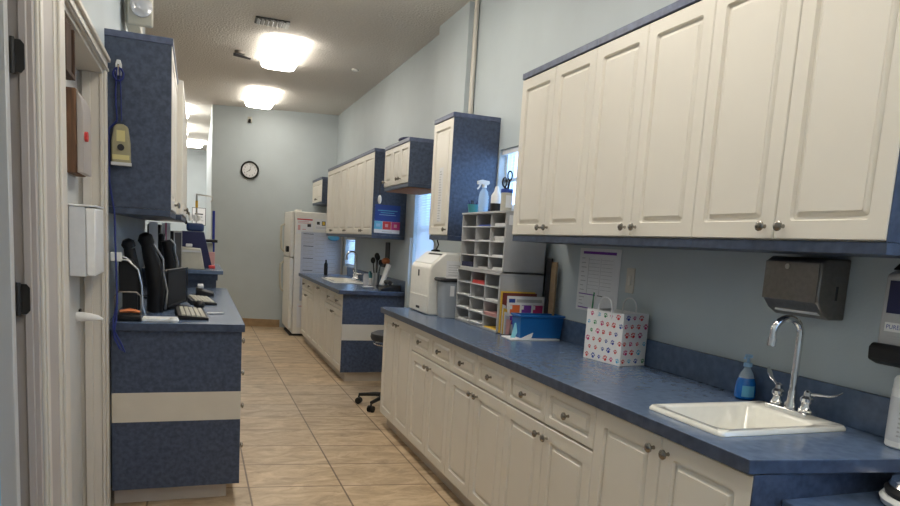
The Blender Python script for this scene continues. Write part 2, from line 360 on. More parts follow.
_kn = {}
def knob(x, s, y, z, parent):
    if s not in _kn:
        mb = MB(); mb.lathe([(.0065, 0), (.005, .006), (.0048, .012), (.010, .016), (.0155, .020), (.0155, .024), (.011, .028), (.004, .0295)], (0,0,0), (s,0,0), 16)
        _kn[s] = mb.mesh('knob', (0,0,0), 'nickel')
    o = bpy.data.objects.new('knob', _kn[s]); COL.objects.link(o); o.parent = parent
    off = W[parent.name]; o.location = (x-off[0], y-off[1], z-off[2]); return o
def door(t, x, s, y0, y1, z0, z1, kn=None, name='door', mg=.055):
    mb = MB(); raised_panel(mb, x, s, y0+.0015, y1-.0015, z0, z1, mg)
    d = mb.build(name, 'cream', t, smooth=0)
    if kn: knob(x, s, kn[0], kn[1], d)
    return d
def upper(label, y0, y1, doors, x=1.61, z0=1.475, z1=2.285, group=None, end=True, rail=True, name='wall_cabinet', xb=XR-.002, s=-1, knobs='pair', moulding=True, underside=None, kz=.04, farend=False):
    t = thing(name, label, 'cabinet', ((x+xb)/2, (y0+y1)/2, z0-.03), group)
    bx = x-s*.019
    B((bx, y0+(.004 if end else 0), z0), (xb, y1, z1)).build('body', 'cream', t)
    if end: B((x-s*.003, y0, z0), (xb, y0+.004, z1)).build('end_panel', 'blue', t)
    if rail: B((x-s*.006, y0, z0-.032), (xb, y1, z0-.0005)).build('light_rail', 'edge', t, bevel=.002)
    if underside: B((x-s*.02, y0+.02, z0-.038), (xb, y1-.02, z0-.0325)).build('underside', underside, t)
    if moulding: B((x+s*.004, y0-.004 if end else y0, z1+.0005), (xb, y1, z1+.032)).build('top_moulding', 'mould', t, bevel=.003)
    n = doors; w_ = (y1-y0)/n
    for k in range(n):
        a, b = y0+k*w_, y0+(k+1)*w_
        if knobs == 'pair': ky = b-.035 if k % 2 == 0 else a+.035
        elif knobs == 'left': ky = b-.035
        else: ky = a+.035
        door(t, x, s, a, b, z0+.003, z1-.003, (ky, z0+kz), mg=.052 if w_ > .3 else .04)
    return t
def base(label, y0, y1, x=1.33, top=.87, drawers=0, doors=2, z0=.10, split=.705, group=None, end=False, s=-1, xb=XR-.002, name='base_cabinet', kick=.06, stripe=(.42, .577), endkick=0, layout=None, hollow=False):
    t = thing(name, label, 'cabinet', ((x+xb)/2, (y0+y1)/2, 0), group)
    bx = x-s*.019; e = .006 if end else 0
    if hollow: MB().box((bx, y0+e, z0), (xb, y1, z0+.018)).box((bx, y0+e, z0+.018), (xb, y0+e+.018, top)).box((bx, y1-.018, z0+.018), (xb, y1, top)).box((xb-.012, y0+e+.018, z0+.018), (xb, y1-.018, top)).box((bx, y0+e+.018, top-.06), (bx+.018, y1-.018, top)).build('body', 'cream', t)
    else: B((bx, y0+e, z0), (xb, y1, top)).build('body', 'cream', t)
    B((bx-s*(kick-.019), y0+endkick, 0), (xb, y1, z0-.0005)).build('toe_kick', 'kick', t)
    if end:
        p = B((x-s*.001, y0, z0), (xb, y0+.005, top)).build('end_panel', 'blue', t)
        if stripe: B((x-s*.001, y0-.0015, stripe[0]), (xb, y0-.0001, stripe[1])).build('stripe', 'creamstripe', p)
    if layout: layout(t); return t
    n = doors; w_ = (y1-y0)/n
    zt = top-.004
    for k in range(n):
        a, b = y0+k*w_, y0+(k+1)*w_; dz = zt
        if drawers:
            d = door(t, x, s, a, b, split+.004, zt, ((a+b)/2, (split+zt)/2), 'drawer', .032); dz = split-.004
        ky = b-.035 if k % 2 == 0 else a+.035
        door(t, x, s, a, b, z0+.004, dz, (ky, dz-.045))
    return t
# near right wall cabinets
YU = 1.232; uw = (3.405-YU)/3
ug = 'cream two-door wall cabinets over the long worktop'
upper('cream two-door wall cabinet nearest the camera, above the sink and steel towel dispenser', YU, YU+uw, 2, group=ug)
upper('middle one of the three large cream wall cabinets, above the paw-print bag', YU+uw, YU+2*uw, 2, group=ug, end=False)
upper('farthest of the three large cream wall cabinets, beside the grey paper sorter', YU+2*uw, YU+3*uw, 2, group=ug, end=False)
upper('single-door cream wall cabinet with bright blue side, behind the spray bottle', 4.44, 4.84, 1, z0=1.465, z1=2.255, knobs='right')
upper('short three-door wall cabinet hung high with wooden underside', 5.45, 6.22, 3, z0=1.885, z1=2.215, underside='underwood', kz=.045)
yy = 6.62; names = ['nearest cabinet of the far row, its blue side bearing a poster', 'second cabinet along the far wall row, left of the postered one', 'farthest two-door cabinet in the far row, close to the fridge']
for i in range(3):
    upper('cream two-door wall cabinet, '+names[i], yy, yy+.84, 2, z0=1.455, z1=2.255, group='cream wall cabinets of the far row', end=(i == 0)); yy += .84
upper('small cream wall cabinet with blue side above the white fridge', 9.58, 10.40, 2, z0=1.89, z1=2.19)
# near base run
bw = .7325; bg_ = 'cream base cabinets under the long blue worktop'
def sink_layout(t): pass
base('full-height two-door base cabinet under the white sink, nearest the camera', 1.278, 1.278+bw, end=True, stripe=None, group=bg_, hollow=True)
base('base cabinet with two drawers, directly left of the sink cabinet', 1.278+bw, 1.278+2*bw, drawers=1, group=bg_)
base('base cabinet with two drawers in the middle of the long run', 1.278+2*bw, 1.278+3*bw, drawers=1, group=bg_)
base('base cabinet with two drawers under the paper sorter, farthest one with drawers', 1.278+3*bw, 1.278+4*bw, drawers=1, group=bg_)
base('full-height two-door base cabinet at the far end of the long run, by the stool', 1.278+4*bw, 1.278+5*bw, group=bg_)
# far base run
fg = 'cream base cabinets under the far worktop'
base('far base cabinet with two drawers and blue side with a cream stripe', 6.50, 7.42, drawers=1, group=fg, end=True, endkick=.06)
base('far base cabinet with two tall doors under the distant sink', 7.42, 8.32, group=fg, hollow=True)
base('far base cabinet with two drawers right beside the fridge', 8.32, 9.22, drawers=1, group=fg)
# left base run (faces +X)
def drawers_left(t, y0, y1, x=.222):
    zs = [(.104, .355), (.362, .545), (.552, .72), (.727, .895)]
    for a, b in zs: door(t, x, 1, y0+.004, y1, a, b, ((y0+y1)/2-.18 if False else y0+.22, (a+b)/2+.01), 'drawer', .032)
lg = 'cream base cabinets along the left wall'
base('left base cabinet with a stack of knobbed drawers, blue side with broad cream stripe', 3.57, 4.33, x=.222, s=1, xb=XL+.018, end=True, top=.90, stripe=(.445, .592), group=lg, layout=lambda t: drawers_left(t, 3.57, 4.33), endkick=.09)
base('left base cabinet in the middle, mostly hidden behind the drawer cabinet', 4.33, 5.09, x=.222, s=1, xb=XL+.018, top=.90, drawers=1, group=lg, split=.72)
base('farthest low left base cabinet, ending at the raised counter', 5.09, 5.85, x=.222, s=1, xb=XL+.018, top=.90, drawers=1, group=lg, split=.72)
# left wall cabinets
lu = 'wall cabinets along the left wall'
upper('blue-sided wall cabinet at the near left, with a hanging key device on its side', 3.65, 4.60, 2, x=-.115, s=1, xb=XL-.018, z0=1.485, z1=2.255, group=lu)
upper('left wall cabinet next after the blue-sided one, seen edge-on', 4.60, 5.55, 2, x=-.082, s=1, xb=XL-.018, z0=1.485, z1=2.287, group=lu, end=False, moulding=False)
upper('farthest left wall cabinet seen edge-on, above the raised counter', 5.55, 6.49, 2, x=-.082, s=1, xb=XL-.018, z0=1.485, z1=2.287, group=lu, end=False, moulding=False)

# ================================================================== WORKTOPS
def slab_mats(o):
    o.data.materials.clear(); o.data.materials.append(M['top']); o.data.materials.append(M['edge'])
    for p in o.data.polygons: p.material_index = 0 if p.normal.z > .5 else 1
def rect_hole_top(x0, x1, y0, y1, z0, z1, hx0, hx1, hy0, hy1, near=None):
    mb = MB()
    o = [near or (x0,y0),(x1,y0),(x1,y1),(x0,y1)]; h_ = [(hx0,hy0),(hx1,hy0),(hx1,hy1),(hx0,hy1)]
    vs = [(*p, z0) for p in o]+[(*p, z1) for p in o]+[(*p, z0) for p in h_]+[(*p, z1) for p in h_]
    fs = []
    for i in range(4):
        j = (i+1) % 4
        fs += [(i, j, 4+j, 4+i), (8+j, 8+i, 12+i, 12+j), (4+i, 4+j, 12+j, 12+i), (j, i, 8+i, 8+j)]
    return mb.add(vs, fs)
SX0, SX1, SY0, SY1 = 1.392, 1.886, 1.472, 1.815
t = thing('worktop', 'long blue laminate worktop with the white sink set into its near end', 'worktop', (1.64, 3.1, .87))
rect_hole_top(1.301, XR-.002, 1.19, 4.95, .8705, .91, SX0+.02, SX1-.02, SY0+.02, SY1-.02, (1.316, 1.284)).build('slab', 'top', t, bevel=.003); slab_mats(t.children[0])
B((XR-.022, 1.192, .9105), (XR-.002, 4.95, 1.03)).build('backsplash', 'top', t, bevel=.002)
t['label'] = 'long blue laminate worktop holding the white sink, bag and paper sorter'
# far worktop
t = thing('worktop', 'far blue worktop with a small white sink, next to the fridge', 'worktop', (1.64, 7.9, .87))
FX0, FX1, FY0, FY1 = 1.42, 1.80, 7.5, 8.3
rect_hole_top(1.285, XR-.002, 6.46, 9.26, .8705, .91, FX0+.02, FX1-.02, FY0+.02, FY1-.02).build('slab', 'top', t, bevel=.003); slab_mats(t.children[0])
B((XR-.022, 6.46, .9105), (XR-.002, 9.26, 1.02)).build('backsplash', 'top', t, bevel=.002)
t = thing('worktop', 'low blue worktop on the left holding keyboards and black screens', 'worktop', (-.07, 4.7, .90))
MB().box((XL+.001, 3.55, .9005), (.235, 5.85, .94)).build('slab', 'top', t, bevel=.003); slab_mats(t.children[0])
t = thing('raised_counter', 'raised blue counter behind the keyboards, carrying a beige box', 'counter', (-.08, 6.2, 0))
B((XL+.001, 5.87, 0), (.155, 6.85, 1.00)).build('body', 'edge', t)
B((XL+.001, 5.80, 1.0505), (.205, 6.90, 1.082)).build('slab', 'top', t, bevel=.003)
B((XL+.001, 5.835, 1.0005), (.165, 6.87, 1.05)).build('apron', 'edge', t)
t = thing('side_desk', 'lower blue desk surface at the bottom right, against the worktop end', 'desk', (1.7, .75, 0))
B((1.43, .25, .765), (XR-.002, 1.276, .80)).build('desk_top', 'top', t, bevel=.003)
B((1.47, .27, 0), (XR-.01, .29, .7645)).build('desk_side', 'blue', t)

# ================================================================== SINKS AND TAPS
def rr(x0, x1, y0, y1, z, r, n=4):
    pts = []
    for (cx, cy, a0) in ((x1-r, y1-r, 0), (x0+r, y1-r, 90), (x0+r, y0+r, 180), (x1-r, y0+r, 270)):
        for k in range(n+1):
            a = math.radians(a0+90*k/n); pts.append((cx+r*math.cos(a), cy+r*math.sin(a), z))
    return pts
def sink(label, x0, x1, y0, y1, zt, deep=.14, deck=.09):
    t = thing('sink', label, 'sink', ((x0+x1)/2, (y0+y1)/2, zt))
    bx1 = x1-deck; R = []
    R.append(rr(x0, x1, y0, y1, zt+.0008, .02)); R.append(rr(x0, x1, y0, y1, zt+.007, .02)); R.append(rr(x0+.006, x1-.006, y0+.006, y1-.006, zt+.015, .018))
    R.append(rr(x0+.026, bx1, y0+.028, y1-.028, zt+.015, .04)); R.append(rr(x0+.034, bx1-.008, y0+.036, y1-.036, zt+.006, .04))
    R.append(rr(x0+.045, bx1-.018, y0+.045, y1-.045, zt-deep+.03, .05)); R.append(rr(x0+.08, bx1-.05, y0+.08, y1-.08, zt-deep, .05))
    R.append(rr(x0+.07, bx1-.04, y0+.07, y1-.07, zt-deep-.006, .05)); R.append(rr(x0+.032, bx1-.010, y0+.034, y1-.034, zt-deep+.03, .05)); R.append(rr(x0+.024, bx1+.0, y0+.026, y1-.026, zt-.0005, .04))
    mb = MB(); mb.loops(R, cap=False)
    n = len(R[0]); mb.add(R[6], [tuple(range(n))]); mb.add(R[7], [tuple(range(n))[::-1]])
    mb.build('basin', 'sink', t, smooth=50)
    MB().lathe([(.026, 0), (.026, .003), (.018, .004), (.016, .001)], ((x0+bx1)/2, (y0+y1)/2, zt-deep+.0005)).build('drain', 'chrome', t)
    return t
sink('white enamel drop-in sink in the near end of the long worktop', SX0, SX1, SY0, SY1, .91)
sink('small white sink in the far worktop next to the fridge', FX0, FX1, FY0, FY1, .91, deck=.06)
def tap(label, x, y, z, ysp=.2, hgt=.30, reach=.13, hooks=True, s=1.0):
    t = thing('tap', label, 'tap', (x, y, z))
    mb = MB(); a = ysp/2+.025
    mb.prism([(-.028,-a),(.028,-a),(.030,-a+.02),(.030,a-.02),(.028,a),(-.028,a),(-.030,a-.02),(-.030,-a+.02)], (x, y, z), X_, Y_, (0,0,.018))
    mb.build('deck_plate', 'chrome', t, bevel=.004)
    mb = MB(); mb.lathe([(.021, .018), (.021, .03), (.015, .04), (.013, .07), (.012, .075)], (x, y, z))
    mb.build('spout_base', 'chrome', t)
    pts = [(x, y, z+.06), (x, y, z+hgt-.06)]; r0 = reach/2
    for k in range(0, 13):
        an = PI*k/12*1.08; pts.append((x-r0+r0*math.cos(an), y+.01*k/12, z+hgt-.055+r0*.9*math.sin(an)))
    e = pts[-1]; pts.append((e[0], e[1], e[2]-.018))
    mb = MB(); mb.tube(pts, .0115, 14); sp = mb.build('spout', 'chrome', t, smooth=60)
    e = pts[-1]; MB().cyl((e[0], e[1], e[2]+.012), (e[0]-.002, e[1], e[2]-.014), .0145, .0135).build('aerator', 'chrome', sp)
    for q in (-1, 1):
        hy = y+q*ysp/2
        mb = MB(); mb.lathe([(.021, .018), (.022, .024), (.016, .032), (.014, .045), (.020, .052), (.020, .062), (.012, .070), (.011, .082), (.004, .088)], (x, hy, z))
        hb = mb.build('valve', 'chrome', t)
        if hooks:
            d = Vector((.60*(1 if q < 0 else -.2), q*.8 if q > 0 else -.75, 0)).normalized(); P = Vector((x, hy, z+.072))
            pp = [P, P+d*.03+Vector((0,0,.006)), P+d*.07+Vector((0,0,.006)), P+d*.098+Vector((0,0,.014)), P+d*.112+Vector((0,0,.026))]
            if q > 0: pp = [P, P+d*.012+Vector((0,0,.012)), P+d*.028+Vector((0,0,.026)), P+d*.040+Vector((0,0,.045)), P+d*.046+Vector((0,0,.060))]
            else: pp = [P+(p-P)*.86 for p in pp]
            mb = MB(); side = Vector((-d.y, d.x, 0)); rings = []
            for k, p in enumerate(pp):
                wd = [.007, .006, .008, .013, .008][k]; th = [.007, .005, .004, .004, .003][k]
                rings.append([p+side*wd*math.cos(2*PI*j/10)+Vector((0,0,1))*th*math.sin(2*PI*j/10) for j in range(10)])
            mb.loops(rings); mb.build('lever', 'chrome', hb, smooth=60)
    return t
tap('chrome gooseneck tap with wing levers behind the near sink', 1.828, 1.645, .9255, ysp=.115, hgt=.318, reach=.105)
tap('small gooseneck tap behind the far sink by the fridge', 1.772, 7.95, .9255, ysp=.16, hgt=.33, reach=.12)

# ================================================================== NEAR WORKTOP THINGS
t = thing('soap_bottle', 'clear pump bottle of bright blue soap beside the near sink', 'soap bottle', (1.905, 1.895, .911))
c = (1.885, 1.905, .9115)
MB().lathe([(.030, 0), (.036, .006), (.037, .03), (.034, .06), (.028, .078)], c, n=24).build('soap', 'soap', t)
MB().lathe([(.028, .0785), (.022, .095), (.014, .108), (.012, .112), (.012, .118)], c, n=24).build('bottle_neck', 'clearblue', t)
mb = MB(); mb.lathe([(.015, .1185), (.015, .132), (.006, .134), (.005, .150), (.013, .152), (.014, .160), (.010, .163)], c); mb.tube([(c[0], c[1], c[2]+.156), (c[0]-.02, c[1]-.01, c[2]+.158), (c[0]-.034, c[1]-.016, c[2]+.152)], .0045)
mb.build('pump', 'sky', t)
mb = MB()
for k in range(6):
    a0 = math.radians(-150+k*12); a1 = math.radians(-150+(k+1)*12)
    mb.add([(c[0]+.0378*math.cos(a0), c[1]+.0378*math.sin(a0), c[2]+.012), (c[0]+.0378*math.cos(a1), c[1]+.0378*math.sin(a1), c[2]+.012), (c[0]+.0365*math.cos(a1), c[1]+.0365*math.sin(a1), c[2]+.052), (c[0]+.0365*math.cos(a0), c[1]+.0365*math.sin(a0), c[2]+.052)], [(0,1,2,3)])
mb.build('soap_label', 'lightblue', t)

t = thing('towel_dispenser', 'bronze-toned steel paper towel dispenser on the wall above the sink', 'towel dispenser', (XR, 1.7, 1.26))
mb = MB(); y0, y1 = 1.60, 1.825
mb.prism([(0,0),(0,.195),(-.105,.195),(-.125,.180),(-.125,.055),(-.095,.02),(-.06,0)], (XR, y0, 1.237), X_, Z_, (0, y1-y0, 0))
mb.build('housing', 'darksteel', t, bevel=.006)
B((XR-.131, y0+.004, 1.290), (XR-.1255, y1-.004, 1.416)).build('front_door', 'darksteel', t, bevel=.002)
lk = MB(); lk.cyl((XR-.131, 1.725, 1.400), (XR-.135, 1.725, 1.400), .009); lk.build('lock', 'steel', t)
mb = MB(); mb.rect(-.008, 0, .010, .045, (XR-.045, y0, 1.30), X_, Z_, .001); mb.build('sight_slot', 'ink', t)
MB().prism([(0,0),(.060,-.012),(.064,-.006),(.004,.012)], (XR-.098, y0+.02, 1.252), X_, Z_, (0, .17, 0)).build('paper_towel', 'paper', t)

t = thing('hand_sanitizer_dispenser', 'grey and black wall hand sanitizer dispenser at the right edge', 'dispenser', (XR, 1.36, 1.1))
fx_ = XR-.090; y0, y1 = 1.300, 1.410
mb = MB(); mb.prism([(0,.04),(0,.268),(-.060,.268),(-.090,.255),(-.092,.06),(-.085,.04)], (XR, y0, 1.14), X_, Z_, (0, y1-y0, 0)); mb.build('housing', 'midgrey', t, bevel=.008, seg=3)
mb = MB(); mb.prism([(-.0,.0),(-.0,.0395),(-.105,.058),(-.118,.045),(-.115,.008),(-.08,-.006)], (XR, y0-.004, 1.14), X_, Z_, (0, y1-y0+.008, 0)); mb.build('push_bar', 'black', t, bevel=.006, seg=3)
MB().prism([(0,0),(0,.022),(-.05,.020),(-.075,.0)], (XR, y0+.003, 1.4085), X_, Z_, (0, y1-y0-.006, 0)).build('top_cap', 'black', t, bevel=.004)
B((fx_-.0045, y0+.012, 1.285), (fx_-.0022, y1-.018, 1.378)).build('refill_window', 'navy', t, bevel=.001)
mb = MB(); oo, rr_, uu = (fx_-.0022, (y0+y1)/2+.002, 1.245), (0,-1,0), Z_
mb.rect(-.034, -.012, .068, .026, oo, rr_, uu, .001, 'white'); mb.text('PURELL', .0175, 0, .001, oo, rr_, uu, 'printblue', .0018)
mb.rect(-.022, -.026, .044, .002, oo, rr_, uu, .001, 'grey'); mb.rect(-.016, -.033, .032, .002, oo, rr_, uu, .001, 'grey')
mb.build('brand_plate', 'white', t)

t = thing('wipes_canister', 'white wipes canister with grey label at the right edge of the worktop', 'canister', (1.905, 1.335, .911))
c = (1.884, 1.300, .9115)
MB().lathe([(.042, 0), (.045, .004), (.045, .165), (.043, .170)], c, n=28).build('canister_body', 'white', t)
MB().lathe([(.044, .1705), (.044, .192), (.038, .202), (.020, .206)], c, n=28).build('lid', 'white', t)
mb = MB(); 
mb.lathe([(.0456, .02), (.0456, .145)], c, n=28, cap=False, m='lightgrey')
for z in (.035, .047, .059, .071, .085, .10, .118):
    for k in range(9):
        a0 = math.radians(-170+k*11); a1 = a0+math.radians(9 if random.random() > .3 else 5)
        mb.add([(c[0]+.0461*math.cos(a), c[1]+.0461*math.sin(a), c[2]+zz) for a, zz in ((a0, z), (a1, z), (a1, z+.005), (a0, z+.005))], [(0,1,2,3)], 'grey')
mb.build('label_band', 'lightgrey', t)
# stacked bowls on side desk
t = thing('instrument_case', 'round white case with steel lid on the lower desk, bottom right corner', 'case', (1.93, 1.10, .80))
c = (1.775, 1.110, .8005)
MB().lathe([(.10, 0), (.125, .008), (.130, .022), (.122, .032)], c, n=32).build('case_base', 'white', t)
MB().lathe([(.118, .0325), (.122, .045), (.112, .055)], c, n=32).build('dark_ring', 'black', t)
MB().lathe([(.110, .0555), (.116, .060), (.108, .070), (.06, .078)], c, n=32).build('steel_lid', 'chrome', t)

# paw print bag
def paw(mb, cx, cy, s, o, r, u, m, ang):
    def rot(x, y): return (cx+s*(x*math.cos(ang)-y*math.sin(ang)), cy+s*(x*math.sin(ang)+y*math.cos(ang)))
    def ell(x, y, a, b, n=8): return [rot(x+a*math.cos(2*PI*k/n), y+b*math.sin(2*PI*k/n)) for k in range(n)]
    nr = Vector(r).cross(Vector(u)).normalized()
    for e in (ell(0, -.25, .42, .34), ell(-.55, .15, .16, .22), ell(-.2, .48, .17, .24), ell(.2, .48, .17, .24), ell(.55, .15, .16, .22)):
        mb.prism(e, o, r, u, nr*.0006, m)
t = thing('gift_bag', 'white paper gift bag printed with coloured paw prints, on the worktop', 'gift bag', (1.830, 2.668, .911), rot=(0, 0, math.radians(9)))
L, D, Hh = .245, .152, .235   # along local Y, X, height
mb = MB(); th = .0015
# four walls: long faces at x=-D/2 and +D/2 ; gusset ends with a crease
def wallp(p0, p1): mb.prism([(0,0),(1,0),(1,1),(0,1)], (*p0, 0), (p1[0]-p0[0], p1[1]-p0[1], 0), (0,0,Hh), Vector((p1[1]-p0[1], -(p1[0]-p0[0]), 0)).normalized()*-th, 'paper')
a, b = -D/2, D/2; y0, y1 = -L/2, L/2
wallp((a, y1), (a, y0)); wallp((a, y0), (0, y0+.006)); wallp((0, y0+.006), (b, y0)); wallp((b, y0), (b, y1)); wallp((b, y1), (0, y1-.02)); wallp((0, y1-.02), (a, y1))
mb.box((a, y0+.006, 0), (b, y1-.02, .002), 'paper')
cols = ['red', 'royal', 'magenta', 'green', 'red', 'printblue', 'red', 'lightblue', 'magenta']; k = 0
for row in range(6):
    for cc in range(6):
        u_ = .022+cc*.042+(.018 if row % 2 else 0); v_ = .020+row*.039
        if u_ < L-.012: paw(mb, u_+random.uniform(-.004, .004), v_, .0165+random.uniform(-.003, .004), (a-.0001, y1, 0), (0,-1,0), Z_, cols[(k*5+row) % 9], random.uniform(-.6, .6))
        k += 1
for row in range(6):
    for cc in range(4):
        u_ = .018+cc*.040+(.012 if row % 2 else 0); v_ = .02+row*.039
        if u_ < D-.01 and abs(u_-D/2) > .004:
            q = (.006*(u_/(D/2)) if u_ < D/2 else .006*(D-u_)/(D/2))
            paw(mb, u_, v_, .0165+random.uniform(-.003, .004), (a, y0+q-.0011+.0, 0), X_, Z_, cols[(k*7+row) % 9], random.uniform(-.6, .6))
        k += 1
mb.build('bag_body', 'paper', t, smooth=0)
for xx in (a-.002, b-.004):
    pts = []
    for q in range(13):
        an = PI*q/12; pts.append((xx, .045*math.cos(an), Hh-.03+.03+.062*math.sin(an)**.7 if 0 < q < 12 else Hh-.03))
    MB().tube(pts, .0036, 8).build('paper_handle', 'paper', t)

# posters on wall under cabinets
def paper(name, label, cat, o, r, u, w_, h_, items, base_m='paper', t=.001, group=None):
    mb = MB(); mb.rect(0, 0, w_, h_, o, r, u, t, base_m)
    nr = Vector(r).cross(Vector(u)).normalized(); o2 = Vector(o)+nr*t
    done = []
    for it in items:
        lv = 1+max([d[4] for d in done if it[1] < d[0]+d[2] and d[0] < it[1]+it[3] and it[2] < d[1]+d[3] and d[1] < it[2]+it[4]], default=0)
        done.append((it[1], it[2], it[3], it[4], lv)); mb.rect(it[1], it[2], it[3], it[4], o2, r, u, .0006*lv, it[5])
    ob = mb.build(name, base_m, None, at=tuple(o), smooth=0); tag(ob, label, cat, group); return ob
its = [('r', .035, .30-.0, .31, .014, 'purple'), ('r', .02, .085, .16, .005, 'purple'), ('r', .20, .085, .05, .004, 'ink'), ('r', .02, .012, .19, .006, 'purple')]
for k in range(11):
    its.append(('r', .025, .275-k*.024 if k < 8 else .068-(k-8)*.018, .030+.01*(k % 3), .004, 'grey'))
for k in range(9):
    its.append(('r', .10, .27-k*.019, .10, .0016, 'grey')); its.append(('r', .22, .27-k*.019, .10, .0016, 'grey'))
its.append(('r', .095, .09, .0015, .19, 'grey')); its.append(('r', .212, .09, .0015, .19, 'grey'))
paper('wall_chart', 'white chart with purple header bars taped to wall behind the bag', 'chart', (XR-.0015, 3.245, 1.10), (0,-1,0), Z_, .385, .33, its)
mb = MB(); mb.prism([(0,0),(.012,0),(.016,.03),(.013,.06),(.02,.085),(.008,.09),(.004,.05)], (XR-.003, 3.085, 1.115), (0,-1,0), Z_, (-.001,0,0)); tag(mb.build('ribbon', 'green', None, at=(XR-.003, 3.085, 1.11)), 'short dark green ribbon strip on the wall chart', 'ribbon')
t = thing('light_switch', 'cream switch plate on the wall above the paw-print bag', 'light switch', (XR, 2.73, 1.22))
B((XR-.006, 2.735, 1.225), (XR, 2.80, 1.345)).build('plate', 'trim', t, bevel=.003)
B((XR-.010, 2.757, 1.262), (XR-.0062, 2.779, 1.308)).build('rocker', 'cream', t, bevel=.002)
# loose board near the sorter
o = MB().prism([(0,0),(.055,0),(.055,.43),(0,.43)], (1.915, 3.43, .9115), Y_, Z_, (.012,0,0)).build('tan_board', 'board', None, at=(1.92, 3.43, .9115));  tag(o, 'narrow tan board standing against the wall beside the paper sorter', 'board')
o2_ = B((1.918, 3.50, .9115), (1.930, 3.55, 1.36)).build('gap_shade_strip', 'ink', None, at=(1.94, 3.52, .9115)); tag(o2_, 'black strip standing in for the shaded gap between paper sorter and tan board', 'board')  # upright black strip imitates the shade in the gap beside the sorter

# ---------------- paper sorter
t = thing('paper_sorter', 'tall grey pigeonhole paper sorter standing on the long worktop', 'paper sorter', (1.8, 3.92, .911))
sx0, sx1, sy0, sy1 = 1.645, 1.915, 3.565, 4.25
def module(z0, z1, rows, name, x0=sx0):
    mb = MB(); T = .012
    mb.box((x0, sy0, z0), (sx1, sy0+T, z1)).box((x0, sy1-T, z0), (sx1, sy1, z1)).box((x0-.006, sy0-.003, z1-.012), (sx1, sy1+.003, z1)).box((x0, sy0, z0), (sx1, sy1, z0+.012)).box((sx1-.006, sy0, z0), (sx1, sy1, z1))
    p = mb.build(name, 'grey', t, bevel=.0015)
    ys = [sy0+(sy1-sy0)*k/3 for k in (1, 2)]; mb = MB()
    for y in ys: B((x0+.006, y-.004, z0+.012), (sx1-.006, y+.004, z1-.012)).build('divider', 'grey', p)
    for k in range(1, rows):
        z = z0+(z1-z0)*k/rows; B((x0+.002, sy0+T, z-.003), (sx1-.006, sy1-T, z+.003)).build('shelf', 'lightgrey', p)
    return p
module(.9115, 1.258, 4, 'lower_module', sx0-.012); module(1.259, 1.615, 4, 'upper_module')
B((1.662, sy0-.0042, 1.535), (1.698, sy0-.0031, 1.59)).build('side_label', 'paper', t)
# papers in pigeonholes
cw = (sy1-sy0)/3; pm = ['paper', 'greypaper', 'paper', 'printblue', 'pink', 'paper', 'sky', 'red']
k = 0
plab = {0: 'nearest', 1: 'middle', 2: 'far'}; rl = ['bottom', 'second', 'third', 'fourth', 'fifth', 'sixth', 'seventh', 'top']
cells = {(0,0):('yellow',.006), (1,0):('paper',.014), (2,0):('paper',.010), (0,1):('pink',.018), (1,1):('paper',.006), (2,1):('paper',.008), (0,2):('paper',.010), (2,2):('paper',.006), (1,3):('red',.020), (0,4):('paper',.016), (1,4):('paper',.008), (2,4):('navy',.030), (0,5):('paper',.010), (1,5):('paper',.005), (0,6):('white',.030), (1,6):('paper',.006), (2,6):('paper',.004), (0,7):('paper',.018), (1,7):('printblue',.010), (2,7):('ink',.006)}
for (ci, ri), (mm, th) in cells.items():
    z0 = .9115 if ri < 4 else 1.259; zz = z0+(.3465 if ri < 4 else .356)*(ri % 4)/4+(.0035 if ri % 4 else .0125)
    y0 = sy0+cw*ci+.016; y1 = sy0+cw*(ci+1)-.014; x0 = sx0-.015+random.uniform(-.012, .012) if ri < 4 else sx0+.004+random.uniform(0, .02)
    mb = MB(); n_ = max(1, int(th/.004))
    for q in range(n_): mb.box((x0+random.uniform(0, .012), y0+random.uniform(0, .01), zz+q*th/n_), (sx1-.03, y1-random.uniform(0, .01), zz+(q+.86)*th/n_))
    o = mb.build('paper_stack', mm, None, at=(1.78, (y0+y1)/2, zz))
    tag(o, '%s papers in the %s pigeonhole row, %s column of the grey sorter' % ({'paper':'white','red':'red','pink':'pink','yellow':'yellow','navy':'navy','white':'thick white','printblue':'blue','ink':'black'}[mm], rl[ri], plab[ci]), 'papers', 'papers in the pigeonholes')
# on top of the sorter
ZS = 1.6155
t = thing('spray_bottle', 'clear spray bottle with white trigger on top of the paper sorter', 'spray bottle', (1.74, 3.93, ZS))
c = (1.705, 4.06, ZS)
MB().lathe([(.030, 0), (.033, .005), (.033, .10), (.026, .13), (.014, .15), (.013, .158)], c, n=20).build('bottle', 'clearblue', t)
MB().lathe([(.028, .003), (.031, .006), (.031, .05)], c, n=20).build('liquid', 'sky', t)
mb = MB(); mb.lathe([(.015, .1585), (.015, .172), (.011, .176)], c); mb.prism([(-.045,.176),(.022,.176),(.032,.186),(.028,.200),(-.02,.205),(-.048,.196)], (c[0], c[1]-.011, c[2]), X_, Z_, (0,.022,0)); mb.tube([(c[0]-.028, c[1], c[2]+.178), (c[0]-.034, c[1], c[2]+.160), (c[0]-.046, c[1], c[2]+.146)], .005); mb.build('trigger_head', 'white', t)
t = thing('small_bottle', 'squat white bottle with dark base beside the spray bottle', 'bottle', (1.80, 3.72, ZS))
c = (1.705, 3.86, ZS); MB().lathe([(.034, 0), (.035, .05), (.033, .052)], c).build('dark_base', 'black', t); MB().lathe([(.033, .0525), (.032, .10), (.016, .125), (.014, .14), (.009, .155)], c).build('bottle_top', 'white', t)
t = thing('caddy', 'small dark teal caddy on the far corner of the paper sorter', 'caddy', (1.68, 4.0, ZS))
